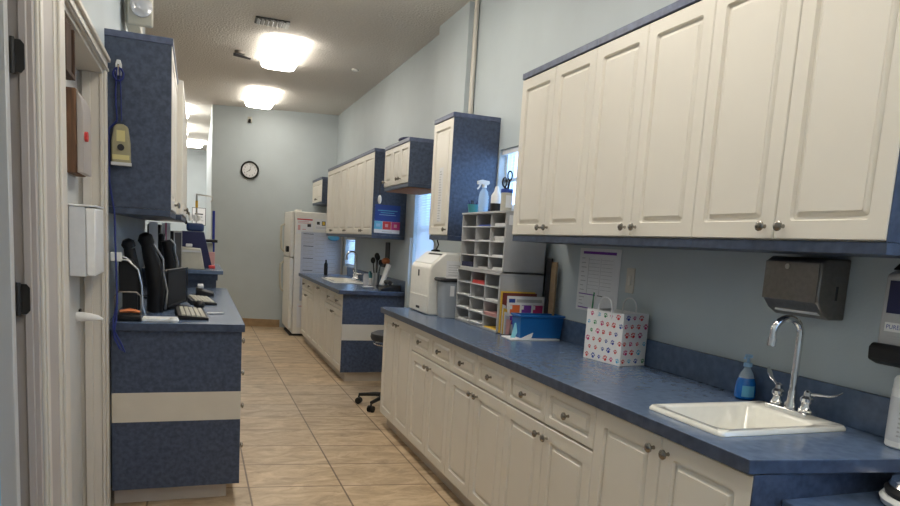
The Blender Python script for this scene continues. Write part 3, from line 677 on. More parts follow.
MB().lathe([(.030, 0), (.040, .055), (.037, .055), (.028, .004)], (1.685, 4.17, ZS), cap=False).build('cup', 'teal', t); mb = MB()
for k in range(5): mb.tube([(1.685+.01*math.cos(k), 4.17+.01*math.sin(k), ZS+.004), (1.685+.035*math.cos(k*1.3), 4.17+.035*math.sin(k*1.3), ZS+.08)], .004, m='ink' if k % 2 else 'navy')
mb.build('pens', 'ink', t)
t = thing('scissor_cup', 'cream canister holding black-handled scissors by the wall cabinet', 'canister', (1.74, 3.62, ZS))
c = (1.69, 3.68, ZS); MB().lathe([(.033, 0), (.034, .105)], c).build('canister_body', 'beige', t); MB().lathe([(.0355, .1055), (.0355, .125), (.034, .127)], c).build('blue_rim', 'printblue', t)
mb = MB(); mb.box((c[0]-.018, c[1]-.0355, ZS+.02), (c[0]+.018, c[1]-.031, ZS+.09)); mb.build('canister_label', 'paper', t)
sc_ = MB()
for q, dx, dz in ((0, -.018, .165), (1, .012, .205)):
    ctr = Vector((c[0]+dx, c[1], ZS+dz)); sc_.tube([ctr+Vector((.014*math.cos(2*PI*k/14), 0, .026*math.sin(2*PI*k/14))) for k in range(14)], .005, 8, closed=True)
    sc_.cyl((c[0]+dx*.4, c[1], ZS+.1275), ctr-Vector((0,0,.024)), .007)
s_ = sc_.build('scissors', 'black', None, at=(c[0], c[1], ZS+.12)); tag(s_, 'black-handled scissors standing in the cream canister', 'scissors')
t = thing('tissue_roll', 'white gauze roll behind the scissors, beside the cream cabinet', 'roll', (1.80, 3.62, ZS))
c = (1.80, 3.63, ZS); MB().lathe([(.04, 0), (.042, .02), (.042, .14), (.032, .16), (.010, .17)], c).build('roll', 'white', t); ren(t, 'gauze_roll')

# ---------------- blue bin, folders
t = thing('storage_bin', 'blue plastic bin on the worktop, in front of the folders', 'storage bin', (1.80, 3.37, .911))
bx0, bx1, by0, by1 = 1.665, 1.93, 3.325, 3.44
mb = MB()
def bring(e, z): return [(bx0-e, by0-e, z), (bx1+e, by0-e, z), (bx1+e, by1+e, z), (bx0-e, by1+e, z)]
mb.loops([bring(-.008, .9185), bring(0, 1.035), bring(.007, 1.036), bring(.007, 1.047), bring(-.003, 1.047), bring(-.010, .922)]); mb.build('bin_body', 'bluebin', t, bevel=.002)
t = thing('paper_tray', 'thin white sheet lying under the blue bin', 'sheet', (1.78, 3.35, .911)); ren(t, 'white_sheet')
MB().prism([(0,0),(.305,.012),(.31,.16),(.01,.15)], (1.60, 3.295, .9112), X_, Y_, (0,0,.005)).build('sheet', 'paper', t)
def lean(name, label, cat, x0, x1, y, z1, m_, th=.003, items=(), tilt=.0, zb=.9175, yb=None):
    # standing sheet facing -Y; leans back by tilt
    h_ = z1-zb; r = (1,0,0); u = Vector((0, tilt, h_)).normalized()
    return paper(name, label, cat, (x0, y, zb), r, u, x1-x0, h_, items, m_, th)
lean('folder', 'yellow folder standing at the back, against the grey sorter side', 'folder', 1.640, 1.86, 3.556, 1.158, 'yellow', .003)
lean('folder', 'dark red folder standing just in front of the yellow folder', 'folder', 1.648, 1.865, 3.546, 1.150, 'darkred', .004)
W_ = .24; its = [('r', .012, .178, .04, .022, 'printblue'), ('r', .060, .180, .165, .018, 'grey')]
gm = ['orange', 'purple', 'magenta']
for k in range(3):
    its.append(('r', .022+k*.074, .115, .062, .050, gm[k])); its.append(('r', .022+k*.074, .052, .062, .050, ['purple', 'magenta', 'orange'][k])); its.append(('r', .020+k*.074, .140, .015, .022, 'paper'))
lean('notice_sheet', 'white notice with orange, purple and magenta squares behind the blue bin', 'notice', 1.672, 1.912, 3.535, 1.133, 'paper', .002, its, tilt=.0)
mb = MB()
for k in range(5): mb.prism([(0,0),(.05,0),(.05+.006*k,.16-.02*k),(.0,.17-.02*k)], (1.630+.004*k, 3.50-.008*k, .9175), (.6,.35,0), Z_, (0,.002,0), ['paper', 'yellow', 'paper', 'greypaper', 'pink'][k])
tag(mb.build('loose_papers', 'paper', None, at=(1.65, 3.48, .9175)), 'ragged bundle of loose papers standing left of the notice sheet', 'papers')
mb = MB(); mb.prism([(0,0),(.026,0),(.050,.040),(.065,.085),(.035,.085),(.018,.04)], (1.625, 3.36, .9117), X_, (0,.3,1), (0,.002,0)); tag(mb.build('cyan_tag', 'cyan', None, at=(1.63, 3.36, .9117)), 'pale cyan plastic tag leaning at the left of the blue bin', 'tag')
mb = MB(); mb.prism([(0,0),(.07,0),(.085,.035),(.05,.022)], (1.655, 3.305, .9172), X_, (0,.2,1), (0,.002,0)); tag(mb.build('crumpled_paper', 'paper', None, at=(1.68, 3.3, .9172)), 'crumpled white paper scrap in front of the blue bin', 'paper scrap')

# ---------------- white machine + tub
t = thing('bench_machine', 'white bench machine with sloped front at the far end of the long worktop', 'machine', (1.70, 4.75, .911))
mb = MB(); prof = [(0,0),(0,.31),(.012,.345),(.11,.435),(.42,.435),(.42,0)]
mb.prism(prof, (1.505, 4.45, .9115), X_, Z_, (0,.44,0)); mb.build('machine_body', 'appl', t, bevel=.012, seg=3)
sl = Vector((.098, 0, .090)).normalized(); n_ = Vector((-.090, 0, .098)).normalized(); so = Vector((1.517, 4.45, .9115+.345))
mb = MB(); mb.prism([(.03,.012),(.41,.012),(.41,.12),(.03,.12)], so+n_*.0005, Y_, sl, n_*.003); mb.build('control_panel', 'white', t)
mb = MB(); mb.prism([(.02,.100),(.30,.100),(.30,.114),(.02,.114)], so+n_*.004, Y_, sl, n_*.0015); mb.build('display_strip', 'ink', t)
B((1.499, 4.47, .92), (1.5045, 4.87, 1.04)).build('front_drawer', 'appl', t, bevel=.003)
B((1.4975, 4.62, .940), (1.4988, 4.70, .958)).build('drawer_pull', 'ink', t)
B((1.501, 4.68, 1.17), (1.5045, 4.70, 1.215)).build('badge', 'ink', t)
mb = MB(); mb.rect(.12, .16, .28, .22, (1.505, 4.4495, .9115), X_, Z_, .0012, 'paper')
for k in range(11): mb.rect(.135, .18+k*.017, .10, .003, (1.505, 4.448, .9115), X_, Z_, .0004, 'grey'); mb.rect(.265, .18+k*.017, .11, .003, (1.505, 4.448, .9115), X_, Z_, .0004, 'grey')
mb.build('side_notice', 'paper', t)
t = thing('plastic_tub', 'frosted grey tub with black lid between the white machine and sorter', 'tub', (1.72, 4.4, .911))
cc = (1.640, 4.350)
def tr(e, z): return [(x, y, z_) for x, y, z_ in rr(cc[0]-.095-e, cc[0]+.095+e, cc[1]-.068-e, cc[1]+.068+e, z, .025)]
mb = MB(); mb.loops([tr(-.012, .9115), tr(0, 1.155), tr(-.004, 1.155), tr(-.015, .917)]); mb.build('tub_body', 'tub', t)
mb = MB(); mb.loops([tr(.012, 1.156), tr(.018, 1.166), tr(.012, 1.178)]); mb.build('lid', 'black', t)
B((1.60, 4.2795, 1.06), (1.63, 4.2810, 1.13)).build('tub_label', 'paper', t)
B((1.64, 4.32, .93), (1.71, 4.39, 1.08), m='navy').build('tub_contents', 'navy', t, bevel=.01)
tag(MB().prism([(0,0),(.14,.01),(.15,.12),(.02,.11)], (1.575, 4.30, 1.1785), X_, Y_, (0,0,.006)).build('folded_sheet', 'paper', None, at=(1.62, 4.34, 1.1785)), 'white folded sheet on the black tub lid', 'paper')
# black clip lamp on machine
ZM = 1.347
t = thing('desk_device', 'slim black desk device with cord standing on the white machine', 'device', (1.70, 4.80, ZM))
MB().lathe([(.035, 0), (.032, .012), (.010, .018)], (1.66, 4.80, ZM)).build('foot', 'black', t)
MB().tube([(1.66, 4.80, ZM+.015), (1.652, 4.81, ZM+.06), (1.638, 4.82, ZM+.10)], .006, 8).build('stem', 'steel', t)
MB().tube([(1.66, 4.79, ZM+.015), (1.68, 4.80, ZM+.05), (1.665, 4.82, ZM+.11)], .005, 8).build('cord', 'black', t)
MB().sphere((1.64, 4.82, ZM+.105), .022, sc=(1,.8,1.1)).build('head', 'black', t)
# thermostat-like holder under cabinet A
tag(B((1.974, 4.50, 1.18), (XR, 4.80, 1.40)).build('wall_panel', 'grey', None, at=(XR, 4.6, 1.18), bevel=.002), 'grey panel on the wall under the blue-sided single cabinet', 'wall panel')
# taped list on cabinet A door
mb = MB()
for k in range(20): mb.rect(.0, .002+k*.018, .035+random.uniform(-.006, .02), .006, (1.6092, 4.66, 1.56), (0,-1,0), Z_, .0005, 'grey')
mb.rect(-.01, 0, .085, .375, (1.6096, 4.66, 1.56), (0,-1,0), Z_, .0003, 'paper')
tag(mb.build('typed_list', 'paper', None, at=(1.609, 4.6, 1.56), smooth=0), 'narrow typed paper list taped to the single cabinet door', 'list')

# ================================================================== FAR WORKTOP THINGS
def Bt(name, label, cat, prof, c, m_, **k):
    o = MB().lathe(prof, c, **k).build(name, m_, None, at=c); tag(o, label, cat); return o
Bt('teal_bottle', 'teal squeeze bottle beside the far tap', 'bottle', [(.032, 0), (.034, .08), (.02, .11), (.012, .14)], (1.86, 7.62, .9115), 'teal')
Bt('steel_canister', 'steel utensil canister behind the far worktop edge', 'canister', [(.04, 0), (.04, .15), (.037, .15), (.036, .01)], (1.80, 7.10, .9115), 'steel')
mb = MB()
for k, (dx, dy, hh) in enumerate(((-.02, 0, .28), (.01, .02, .31), (.02, -.01, .26), (-.005, -.02, .33))):
    mb.tube([(1.80+dx*.5, 7.10+dy*.5, .93), (1.80+dx*2, 7.10+dy*2, .9115+hh)], .006, 8); mb.sphere((1.80+dx*2, 7.10+dy*2, .9115+hh), .026, sc=(1, .4, 1.3))
tag(mb.build('black_utensils', 'black', None, at=(1.80, 7.10, .93)), 'black-handled brushes standing in the steel canister', 'utensils')
t = thing('wall_mounted_rack', 'black rack with tall brush hanging under the far cabinets', 'rack', (1.95, 7.2, 1.2)); ren(t, 'brush_rack')
B((1.945, 7.15, 1.12), (XR, 7.32, 1.39)).build('rack_back', 'black', t, bevel=.006); B((1.90, 7.16, 1.12), (1.944, 7.31, 1.16)).build('rack_shelf', 'black', t, bevel=.004)
t = thing('orange_bottle', 'orange-lidded white roll standing on the far worktop', 'roll', (1.84, 6.95, .911)); ren(t, 'white_roll')
MB().cyl((1.80, 6.86, .945), (1.88, 6.90, 1.16), .028).build('roll', 'white', t); MB().sphere((1.86, 6.95, 1.195), .045, sc=(1,1,.8)).build('orange_lid', 'skin', t)
t = thing('telephone', 'black telephone with coiled cord at the near end of the far worktop', 'telephone', (1.85, 6.62, .911))
mb = MB(); mb.prism([(0,0),(.20,0),(.20,.06),(.05,.045),(0,.02)], (1.715, 6.53, .9115), X_, Z_, (0,.17,0)); mb.build('phone_base', 'black', t, bevel=.008)
mb = MB(); mb.tube([(1.80, 6.53, .992), (1.80, 6.56, .999), (1.80, 6.66, .999), (1.80, 6.69, .992)], [.022, .016, .016, .022]); mb.build('handset', 'black', t)
MB().tube([(1.72+.0*k+.015*math.sin(k*.9), 6.62+.02*k, .920+.03*math.sin(k*PI/9)) for k in range(10)], .005).build('cord', 'ink', t)
Bt('white_cup', 'small white cup standing behind the black telephone', 'cup', [(.022, 0), (.028, .06), (.026, .06), (.02, .005)], (1.88, 6.80, .9115), 'white')
Bt('glass_jar', 'small clear jar beside the steel canister', 'jar', [(.03, 0), (.032, .10), (.026, .12), (.026, .13)], (1.72, 7.22, .9115), 'lens')
Bt('white_dish', 'low white dish near the telephone on the far worktop', 'dish', [(.05, 0), (.07, .018), (.066, .018), (.045, .004)], (1.66, 6.85, .9115), 'white')
Bt('white_tub', 'short white tub next to the teal bottle at the far sink', 'tub', [(.03, 0), (.032, .07), (.028, .075)], (1.80, 7.36, .9115), 'white')
Bt('dark_bottle', 'slim black bottle standing by the fridge side', 'bottle', [(.025, 0), (.025, .14), (.012, .17), (.012, .20)], (1.60, 9.0, .9115), 'black')

# poster on far cabinet side
its = [('r', 0, .115, .26, .16, 'printblue'), ('r', 0, .0, .26, .03, 'paper'), ('r', 0, .036, .082, .078, 'lightblue'), ('r', .085, .036, .085, .078, 'red'), ('r', .173, .036, .087, .078, 'magenta'), ('r', .03, .215, .20, .008, 'lightblue'), ('r', .06, .195, .14, .006, 'lightblue'), ('r', .045, .175, .17, .005, 'sky'), ('r', .02, .06, .04, .03, 'sky'), ('r', .11, .06, .03, .03, 'pink'), ('r', .20, .06, .03, .03, 'pink'), ('r', .08, .011, .10, .006, 'grey')]
paper('poster', 'blue poster with coloured squares on the far cabinet side', 'poster', (1.635, 6.6185, 1.478), X_, Z_, .26, .275, its)
# lanyard on small cabinet knob
t = thing('hanging_tag', 'white tag hanging on a cord from the short three-door cabinet', 'tag', (1.575, 6.19, 1.80))
MB().tube([(1.580, 6.20, 1.93), (1.57, 6.20, 1.86), (1.575, 6.19, 1.80)], .004).build('cord', 'ink', t); MB().sphere((1.57, 6.19, 1.775), .028, sc=(.6,1,1.5)).build('white_tag', 'white', t)
# blue thing atop small cabinet
tag(MB().sphere((1.75, 5.95, 2.29), .06, sc=(1.6,1.8,.5)).build('folded_bundle', 'navy', None, at=(1.75, 5.95, 2.26)), 'rounded navy bundle lying on top of the short cabinet', 'bundle')

# ================================================================== FRIDGE
t = thing('fridge', 'white two-door fridge with papers on its side, at the end of the aisle', 'fridge', (1.6, 9.95, 0))
fx = 1.27
B((fx, 9.66, .03), (1.95, 10.36, 1.735)).build('fridge_body', 'appl', t, bevel=.01)
B((fx-.062, 9.665, 1.10), (fx-.004, 10.355, 1.73)).build('freezer_door', 'appl', t, bevel=.015, seg=3)
B((fx-.062, 9.665, .09), (fx-.004, 10.355, 1.088)).build('fridge_door', 'appl', t, bevel=.015, seg=3)
B((fx-.03, 9.69, .0), (fx+.3, 10.33, .0295)).build('base_grille', 'ink', t)
MB().tube([(fx-.062, 10.28, 1.56), (fx-.11, 10.28, 1.53), (fx-.115, 10.28, 1.35), (fx-.10, 10.28, 1.20), (fx-.062, 10.28, 1.16)], .016).build('handle', 'beige', t)
MB().tube([(fx-.062, 10.28, 1.02), (fx-.11, 10.28, .98), (fx-.115, 10.28, .80), (fx-.10, 10.28, .62), (fx-.062, 10.28, .58)], .016).build('handle', 'beige', t)
B((fx-.10, 9.70, 1.17), (fx-.063, 9.82, 1.25)).build('magnet_clip', 'black', t, bevel=.01)
B((fx+.02, 9.75, 1.7355), (fx+.10, 9.90, 1.76)).build('top_hinge_cover', 'appl', t, bevel=.005)
fy = 9.6585
its = [('r', .01, .19, .21, .018, 'red'), ('r', .02, .165, .15, .008, 'pink'), ('r', .02, .145, .18, .008, 'pink'), ('r', .15, .10, .05, .04, 'ink'), ('r', .02, .05, .035, .07, 'pink'), ('r', .08, .06, .05, .006, 'red')]
paper('red_notice', 'white notice with red heading, upper left of the fridge side', 'notice', (1.29, fy, 1.43), X_, Z_, .23, .22, its)
its = [('r', .03, .07, .04, .04, 'ink'), ('r', .10, .06, .05, .06, 'ink'), ('r', .108, .068, .034, .044, 'yellow'), ('r', .18, .07, .05, .05, 'grey'), ('r', .02, .02, .22, .005, 'grey'), ('r', .02, .035, .20, .005, 'grey')]
paper('photo_notice', 'white sheet with small dark pictures on the fridge side', 'notice', (1.54, fy, 1.50), X_, Z_, .26, .15, its)
its = [('r', 0, 0, .15, .13, 'yellow'), ('r', .012, .012, .126, .106, 'paper'), ('r', .04, .035, .05, .05, 'ink')]
paper('yellow_edged_card', 'small card with yellow border on the fridge side', 'card', (1.80, fy, 1.50), X_, Z_, .15, .13, its)
its = []
for k in range(16):
    its.append(('r', .03, .93-k*.056, .14, .008, 'ink' if k % 3 == 0 else 'grey')); its.append(('r', .20, .91-k*.056, .12, .006, 'grey')); its.append(('r', .36, .93-k*.056, .12, .008, 'grey')); its.append(('r', .01, .945-k*.056+.02, .52, .002, 'grey'))
paper('schedule_sheet', 'large grey schedule sheet covering the fridge side', 'schedule', (1.36, fy-.002, .50), X_, Z_, .56, .96, its, 'greypaper')
its = [('r', .02, .30, .30, .006, 'red'), ('r', .12, .12, .10, .12, 'darkwood')]
paper('lower_notice', 'pale sheet with dark picture low on the fridge side', 'notice', (1.33, fy, .12), X_, Z_, .34, .34, its)
t = thing('blue_ribbon_scoop', 'blue scoop hanging on the fridge side under the far cabinet', 'scoop', (1.80, 9.6, 1.4)); ren(t, 'blue_scoop')
MB().tube([(1.80, 9.62, 1.60), (1.76, 9.61, 1.55), (1.70, 9.61, 1.48), (1.74, 9.61, 1.42)], .012).build('handle', 'printblue', t)
MB().sphere((1.80, 9.60, 1.40), .07, sc=(1.2,.5,.6)).build('scoop', 'lightblue', t)

# ================================================================== STOOL
t = thing('rolling_stool', 'black rolling stool between the two right-hand worktops', 'stool', (1.52, 5.50, 0))
c = (1.555, 5.50)
MB().lathe([(.12, .565), (.17, .575), (.18, .60), (.175, .63), (.14, .645)], (*c, 0), n=28).build('seat', 'rubber', t)
MB().tube([(c[0]+.145*math.cos(2*PI*k/24), c[1]+.145*math.sin(2*PI*k/24), .545) for k in range(24)], .008, closed=True).build('height_ring', 'chrome', t)
MB().lathe([(.05, .105), (.026, .13), (.025, .30), (.017, .305), (.017, .56), (.06, .564)], (*c, 0)).build('column', 'black', t)
for k in range(5):
    a = math.radians(150+72*k); d = Vector((math.cos(a), math.sin(a), 0)); C_ = Vector((*c, 0))
    mb = MB(); mb.tube([C_+Vector((0,0,.10)), C_+d*.12+Vector((0,0,.098)), C_+d*.265+Vector((0,0,.080))], [.022, .018, .014]); lgx = mb.build('leg', 'black', t)
    p = C_+d*.265; s_ = Vector((-d.y, d.x, 0)); mb = MB()
    for q in (-1, 1): mb.cyl(p+s_*q*.008+Vector((0,0,.028)), p+s_*q*.024+Vector((0,0,.028)), .0275)
    mb.cyl(p+Vector((0,0,.028)), p+Vector((0,0,.072)), .008); mb.build('caster', 'black', lgx)

# ================================================================== LEFT COUNTER THINGS
ZL = .9405
def keyboard(label, x, y, z, w_=.36, d=.14, rot=0.0):
    t = thing('keyboard', label, 'keyboard', (x, y, z), 'keyboards on the left worktop', rot=(0,0,rot))
    MB().prism([(-d/2,0),(d/2,0),(d/2,.012),(-d/2,.024)], (0, -w_/2, 0), X_, Z_, (0,w_,0)).build('keyboard_case', 'black', t, bevel=.003)
    mb = MB()
    for r_ in range(5):
        for k in range(14):
            xx = d/2-.024-r_*.024; yy_ = -w_/2+.012+k*(w_-.024)/14; zz = .0125+(d/2-xx)/d*.012
            mb.box((xx-.009, yy_, zz), (xx+.009, yy_+(w_-.024)/14-.004, zz+.006))
    mb.build('keys', 'beige', t); return t
keyboard('near black keyboard with grey keys on the left worktop', -.022, 3.90, ZL, .42, .15, rot=math.radians(3))
keyboard('farther keyboard on the left worktop, behind the near one', .03, 4.66, ZL, .40, .15, rot=math.radians(6))
t = thing('desk_phone', 'small light grey desk phone behind the far keyboard', 'telephone', (.05, 5.1, ZL))
MB().prism([(0,0),(.12,0),(.12,.02),(0,.05)], (.0, 5.05, ZL), X_, Z_, (0,.2,0)).build('phone_base', 'black', t, bevel=.005)
MB().box((.01, 5.07, ZL+.0505), (.05, 5.23, ZL+.075)).build('handset', 'lightgrey', t, bevel=.006)
t = thing('computer_mouse', 'black computer mouse sitting behind the near keyboard', 'mouse', (.02, 4.24, ZL), rot=(0,0,0))
MB().sphere((0, 0, .012), .03, sc=(1.1,1.9,.8)).build('mouse_body', 'black', t, smooth=60); t.location.z = ZL+.012
def monitor(label, x, y, w_, h_, ang, zoff=.10, th=.035, silver=True):
    t = thing('monitor', label, 'monitor', (x, y, ZL), 'black monitors on the left worktop', rot=(0,0,ang))
    B((-th, -w_/2, zoff), (0, w_/2, zoff+h_)).build('screen_housing', 'black', t, bevel=.017, seg=3)
    mb = MB()
    for a_ in ((-w_/2, zoff), (-w_/2, zoff+h_-.012)): mb.box((.0005, a_[0], a_[1]), (.006, w_/2, a_[1]+.012))
    for q in (-w_/2, w_/2-.012): mb.box((.0005, q, zoff+.0125), (.006, q+.012, zoff+h_-.0125))
    mb.build('bezel', 'steel' if silver else 'black', t, bevel=.002)
    MB().box((-th-.03, -.025, .012), (-th-.0005, .025, zoff+h_*.6)).build('stand_neck', 'black', t, bevel=.004)
    MB().lathe([(.10, 0), (.10, .008), (.03, .0115)], (-th, 0, 0), n=24).build('stand_foot', 'black', t); return t
monitor('nearest black screen with silver edge, seen edge-on on the left worktop', -.10, 4.25, .40, .21, math.radians(-14), zoff=.02, silver=False)
monitor('tall black screen leaning by the left wall, behind the nearest one', -.20, 4.86, .34, .36, math.radians(4), zoff=.06)
monitor('farthest black screen on the left worktop, under the wall cabinet', -.13, 5.45, .42, .36, math.radians(-6), zoff=.08)
def lumpy(pts, r, n=14): return MB().tube(pts, r, n)
t = thing('handheld_scanner', 'tall curved black handheld unit leaning near the left wall', 'handheld unit', (-.25, 4.0, ZL), 'curved black handheld units')
lumpy([(-.21, 4.02, ZL+.008), (-.20, 4.0, ZL+.12), (-.215, 3.99, ZL+.25), (-.245, 3.98, ZL+.37)], [.042, .046, .044, .032]).build('handle_body', 'black', t, smooth=60)
lumpy([(-.24, 3.975, ZL+.365), (-.255, 3.97, ZL+.40), (-.265, 3.965, ZL+.42)], [.035, .04, .02]).build('head', 'black', t, smooth=60)
MB().tube([(-.155, 3.99, ZL+.02), (-.145, 3.97, ZL+.12), (-.165, 3.96, ZL+.22), (-.165, 3.955, ZL+.29), (-.21, 3.94, ZL+.37)], .006, 8).build('silver_edge', 'steel', t)
t = thing('handheld_scanner', 'second curved black handheld unit, just left of the taller one', 'handheld unit', (-.31, 3.98, ZL), 'curved black handheld units')
lumpy([(-.31, 3.92, ZL+.006), (-.30, 3.91, ZL+.10), (-.305, 3.91, ZL+.22), (-.325, 3.91, ZL+.34)], [.034, .036, .034, .028]).build('handle_body', 'black', t, smooth=60)
lumpy([(-.322, 3.91, ZL+.345), (-.333, 3.905, ZL+.37), (-.34, 3.90, ZL+.385)], [.03, .034, .018]).build('head', 'black', t, smooth=60)
t = thing('handheld_scanner', 'slimmest curved black unit, standing behind the nearest black screen', 'handheld unit', (-.15, 4.62, ZL), 'curved black handheld units')
lumpy([(-.155, 4.62, ZL+.001), (-.15, 4.62, ZL+.2), (-.155, 4.61, ZL+.30), (-.175, 4.60, ZL+.38)], [.03, .035, .034, .03]).build('handle_body', 'black', t, smooth=60)
MB().tube([(-.112, 4.60, ZL+.20), (-.108, 4.60, ZL+.25), (-.125, 4.59, ZL+.31), (-.125, 4.585, ZL+.36), (-.15, 4.58, ZL+.39)], .006, 8).build('silver_edge', 'steel', t)
tag(MB().cyl((.06, 3.96, ZL+.006), (.145, 3.99, ZL+.006), .0055).build('marker_pen', 'lightgrey', None, at=(.1, 3.97, ZL)), 'short pale marker pen right of the near keyboard', 'pen')
t = thing('wire_file_rack', 'black rack with arched silver rim against the left wall', 'rack', (-.33, 3.75, ZL)); 
MB().prism([(0,0),(.11,0),(.11,.06),(.09,.14),(.055,.17),(0,.18)], (-.365, 3.80, ZL+.12), X_, Z_, (0,.06,0)).build('rack_back', 'black', t, bevel=.004)
MB().tube([(-.365, 3.785, ZL+.29), (-.32, 3.785, ZL+.285), (-.275, 3.785, ZL+.24), (-.258, 3.785, ZL+.16), (-.255, 3.785, ZL+.06), (-.24, 3.785, ZL+.0)], .005, 8).build('arched_rim', 'steel', t)
B((-.35, 3.81, ZL), (-.28, 3.85, ZL+.12)).build('rack_foot', 'black', t)
t = thing('wire_tray', 'low black wire frame tray holding a copper-coloured object', 'tray', (-.3, 3.68, ZL)); 
MB().tube([(-.365, 3.62, ZL+.004), (-.365, 3.62, ZL+.12), (-.35, 3.62, ZL+.14), (-.27, 3.62, ZL+.14), (-.25, 3.62, ZL+.12), (-.25, 3.62, ZL+.004)], .004, 8).build('wire_frame', 'darksteel', t)
MB().box((-.37, 3.60, ZL), (-.25, 3.70, ZL+.03)).build('tray_base', 'black', t, bevel=.008)
tag(MB().tube([(-.345, 3.62, ZL+.045), (-.30, 3.63, ZL+.05), (-.255, 3.63, ZL+.042)], [.008, .012, .008]).build('copper_tool', 'skin', None, at=(-.3, 3.62, ZL+.031)), 'small copper-orange tool lying on the black tray', 'tool')
tag(MB().prism([(0,0),(.15,.0),(.16,.09),(0,.10)], (-.245, 3.60, ZL), X_, Y_, (0,0,.016)).build('card_box', 'white', None, at=(-.2, 3.64, ZL), bevel=.003), 'flat pale box between the black tray and keyboard', 'box')
tag(MB().lathe([(.020, 0), (.024, .01), (.018, .022)], (-.10, 3.60, ZL)).build('white_plug', 'white', None, at=(-.1, 3.6, ZL)), 'small white knob-shaped plug beside the near keyboard', 'plug')
t = thing('power_adapter', 'white plug adapter on the wall under the left blue cabinet', 'plug', (XL, 3.75, 1.24)); B((XL+.001, 3.72, 1.22), (XL+.05, 3.77, 1.265)).build('adapter_body', 'white', t, bevel=.004); MB().tube([(XL+.05, 3.745, 1.245), (XL+.07, 3.75, 1.24), (XL+.09, 3.765, 1.22)], .003).build('cord', 'white', t)
for k, (y, lab) in enumerate(((4.55, 'white paper hanging under the left wall cabinets, nearest'), (4.85, 'pink-edged paper hanging behind the white one, under the left cabinets'))):
    paper('hanging_paper', lab, 'paper', (-.27+.06*k, y, 1.25), X_, Z_, .05, .18, [('r', .02, 0, .008, .18, 'magenta')] if k else [], 'paper')
# things on raised counter
ZH = 1.0825
t = thing('analyzer_box', 'beige sloped instrument box on the raised left counter', 'instrument', (-.03, 5.95, ZH))
MB().prism([(-.13,0),(.085,0),(.055,.165),(-.115,.175)], (-.02, 5.86, ZH), X_, Z_, (0,.18,0)).build('box_body', 'beige', t, bevel=.008)
B((-.08, 5.92, ZH+.176), (-.03, 5.98, ZH+.20)).build('top_knob', 'lightgrey', t, bevel=.005)
B((-.15, 5.853, ZH+.135), (.035, 5.859, ZH+.15)).build('front_lip', 'lightgrey', t)
t = thing('navy_bin', 'navy tapered bin behind the beige box on the raised counter', 'bin', (.0, 6.3, ZH))
MB().prism([(-.16,0),(.13,0),(.06,.30),(-.12,.30)], (0, 6.2, ZH), X_, Z_, (0,.16,0)).build('bin_body', 'navy', t, bevel=.006)
t = thing('blue_bottle_rack', 'royal blue pouch of small bottles on the navy bin', 'pouch', (-.02, 6.3, ZH+.30)); ren(t, 'blue_pouch')
MB().box((-.08, 6.22, ZH+.301), (.06, 6.33, ZH+.37)).build('pouch', 'navyblue', t, bevel=.02, seg=3)
mb = MB()
for k in range(4): mb.cyl((-.08+.035*k, 6.27, ZH+.39), (-.095+.04*k, 6.27, ZH+.46-.01*k), .014, m='white' if k % 2 else 'lightgrey')
mb.build('bottles', 'white', t)
tag(MB().tube([(-.08, 6.42, ZH+.36), (-.12, 6.42, ZH+.44), (-.16, 6.40, ZH+.50)], [.012, .018, .022]).build('flower_stem', 'black', None, at=(-.08, 6.42, ZH+.36)), 'dark stem-shaped tool sticking up from the blue pouch', 'tool')
tag(B((.10, 6.10, ZH), (.15, 6.22, ZH+.022)).build('red_packet', 'red', None, at=(.15, 6.1, ZH), bevel=.004), 'red packet on the raised counter edge', 'packet')
tag(B((.09, 6.6, ZH), (.16, 6.75, ZH+.12)).build('carton', 'pink', None, at=(.12, 6.6, ZH), bevel=.004), 'small pale pink carton behind the red packet', 'carton')
tag(B((.06, 6.6, ZH+.121), (.14, 6.75, ZH+.20)).build('carton', 'beige', None, at=(.10, 6.6, ZH+.121), bevel=.004), 'small beige carton stacked on the pink one', 'carton')
tag(B((.02, 6.55, ZH+.21), (.18, 6.80, ZH+.235)).build('black_tray', 'black', None, at=(.1, 6.6, ZH+.21), bevel=.004), 'thin black tray on top of the small cartons', 'tray')
tag(MB().cyl((.150, 6.84, ZH), (.150, 6.84, ZH+.50), .012).build('blue_rod', 'royal', None, at=(.19, 6.86, ZH)), 'upright dark blue rod at the far edge of the raised counter', 'rod')
tag(B((XL+.02, 6.1, ZH), (XL+.12, 6.35, ZH+.34)).build('black_file_box', 'black', None, at=(XL+.07, 6.2, ZH), bevel=.01), 'tall black file box against the left wall on the raised counter', 'file box')
# IV stand in far room
t = thing('iv_stand', 'tall drip stand with hooked arm and yellow tag, in the room beyond', 'drip stand', (.02, 9.6, 0))
MB().cyl((.0, 9.6, .03), (.0, 9.6, 1.86), .011).build('pole', 'steel', t)
MB().tube([(-.0, 9.6, 1.85), (.15, 9.6, 1.84), (.19, 9.6, 1.83), (.195, 9.6, 1.79), (.17, 9.6, 1.77)], .008).build('hook_arm', 'steel', t)
B((-.016, 9.585, 1.68), (.016, 9.615, 1.77)).build('yellow_tag', 'yellow', t)
for k in range(4):
    a = k*PI/2+.4; MB().tube([(0, 9.6, .06), (.22*math.cos(a), 9.6+.22*math.sin(a), .03)], .012).build('leg', 'steel', t)
its = [('r', 0, 0, .30, .30, 'ink'), ('r', .01, .01, .28, .28, 'paper'), ('r', .05, .20, .20, .02, 'ink'), ('r', .07, .15, .14, .014, 'ink'), ('r', .04, .08, .22, .012, 'grey')]
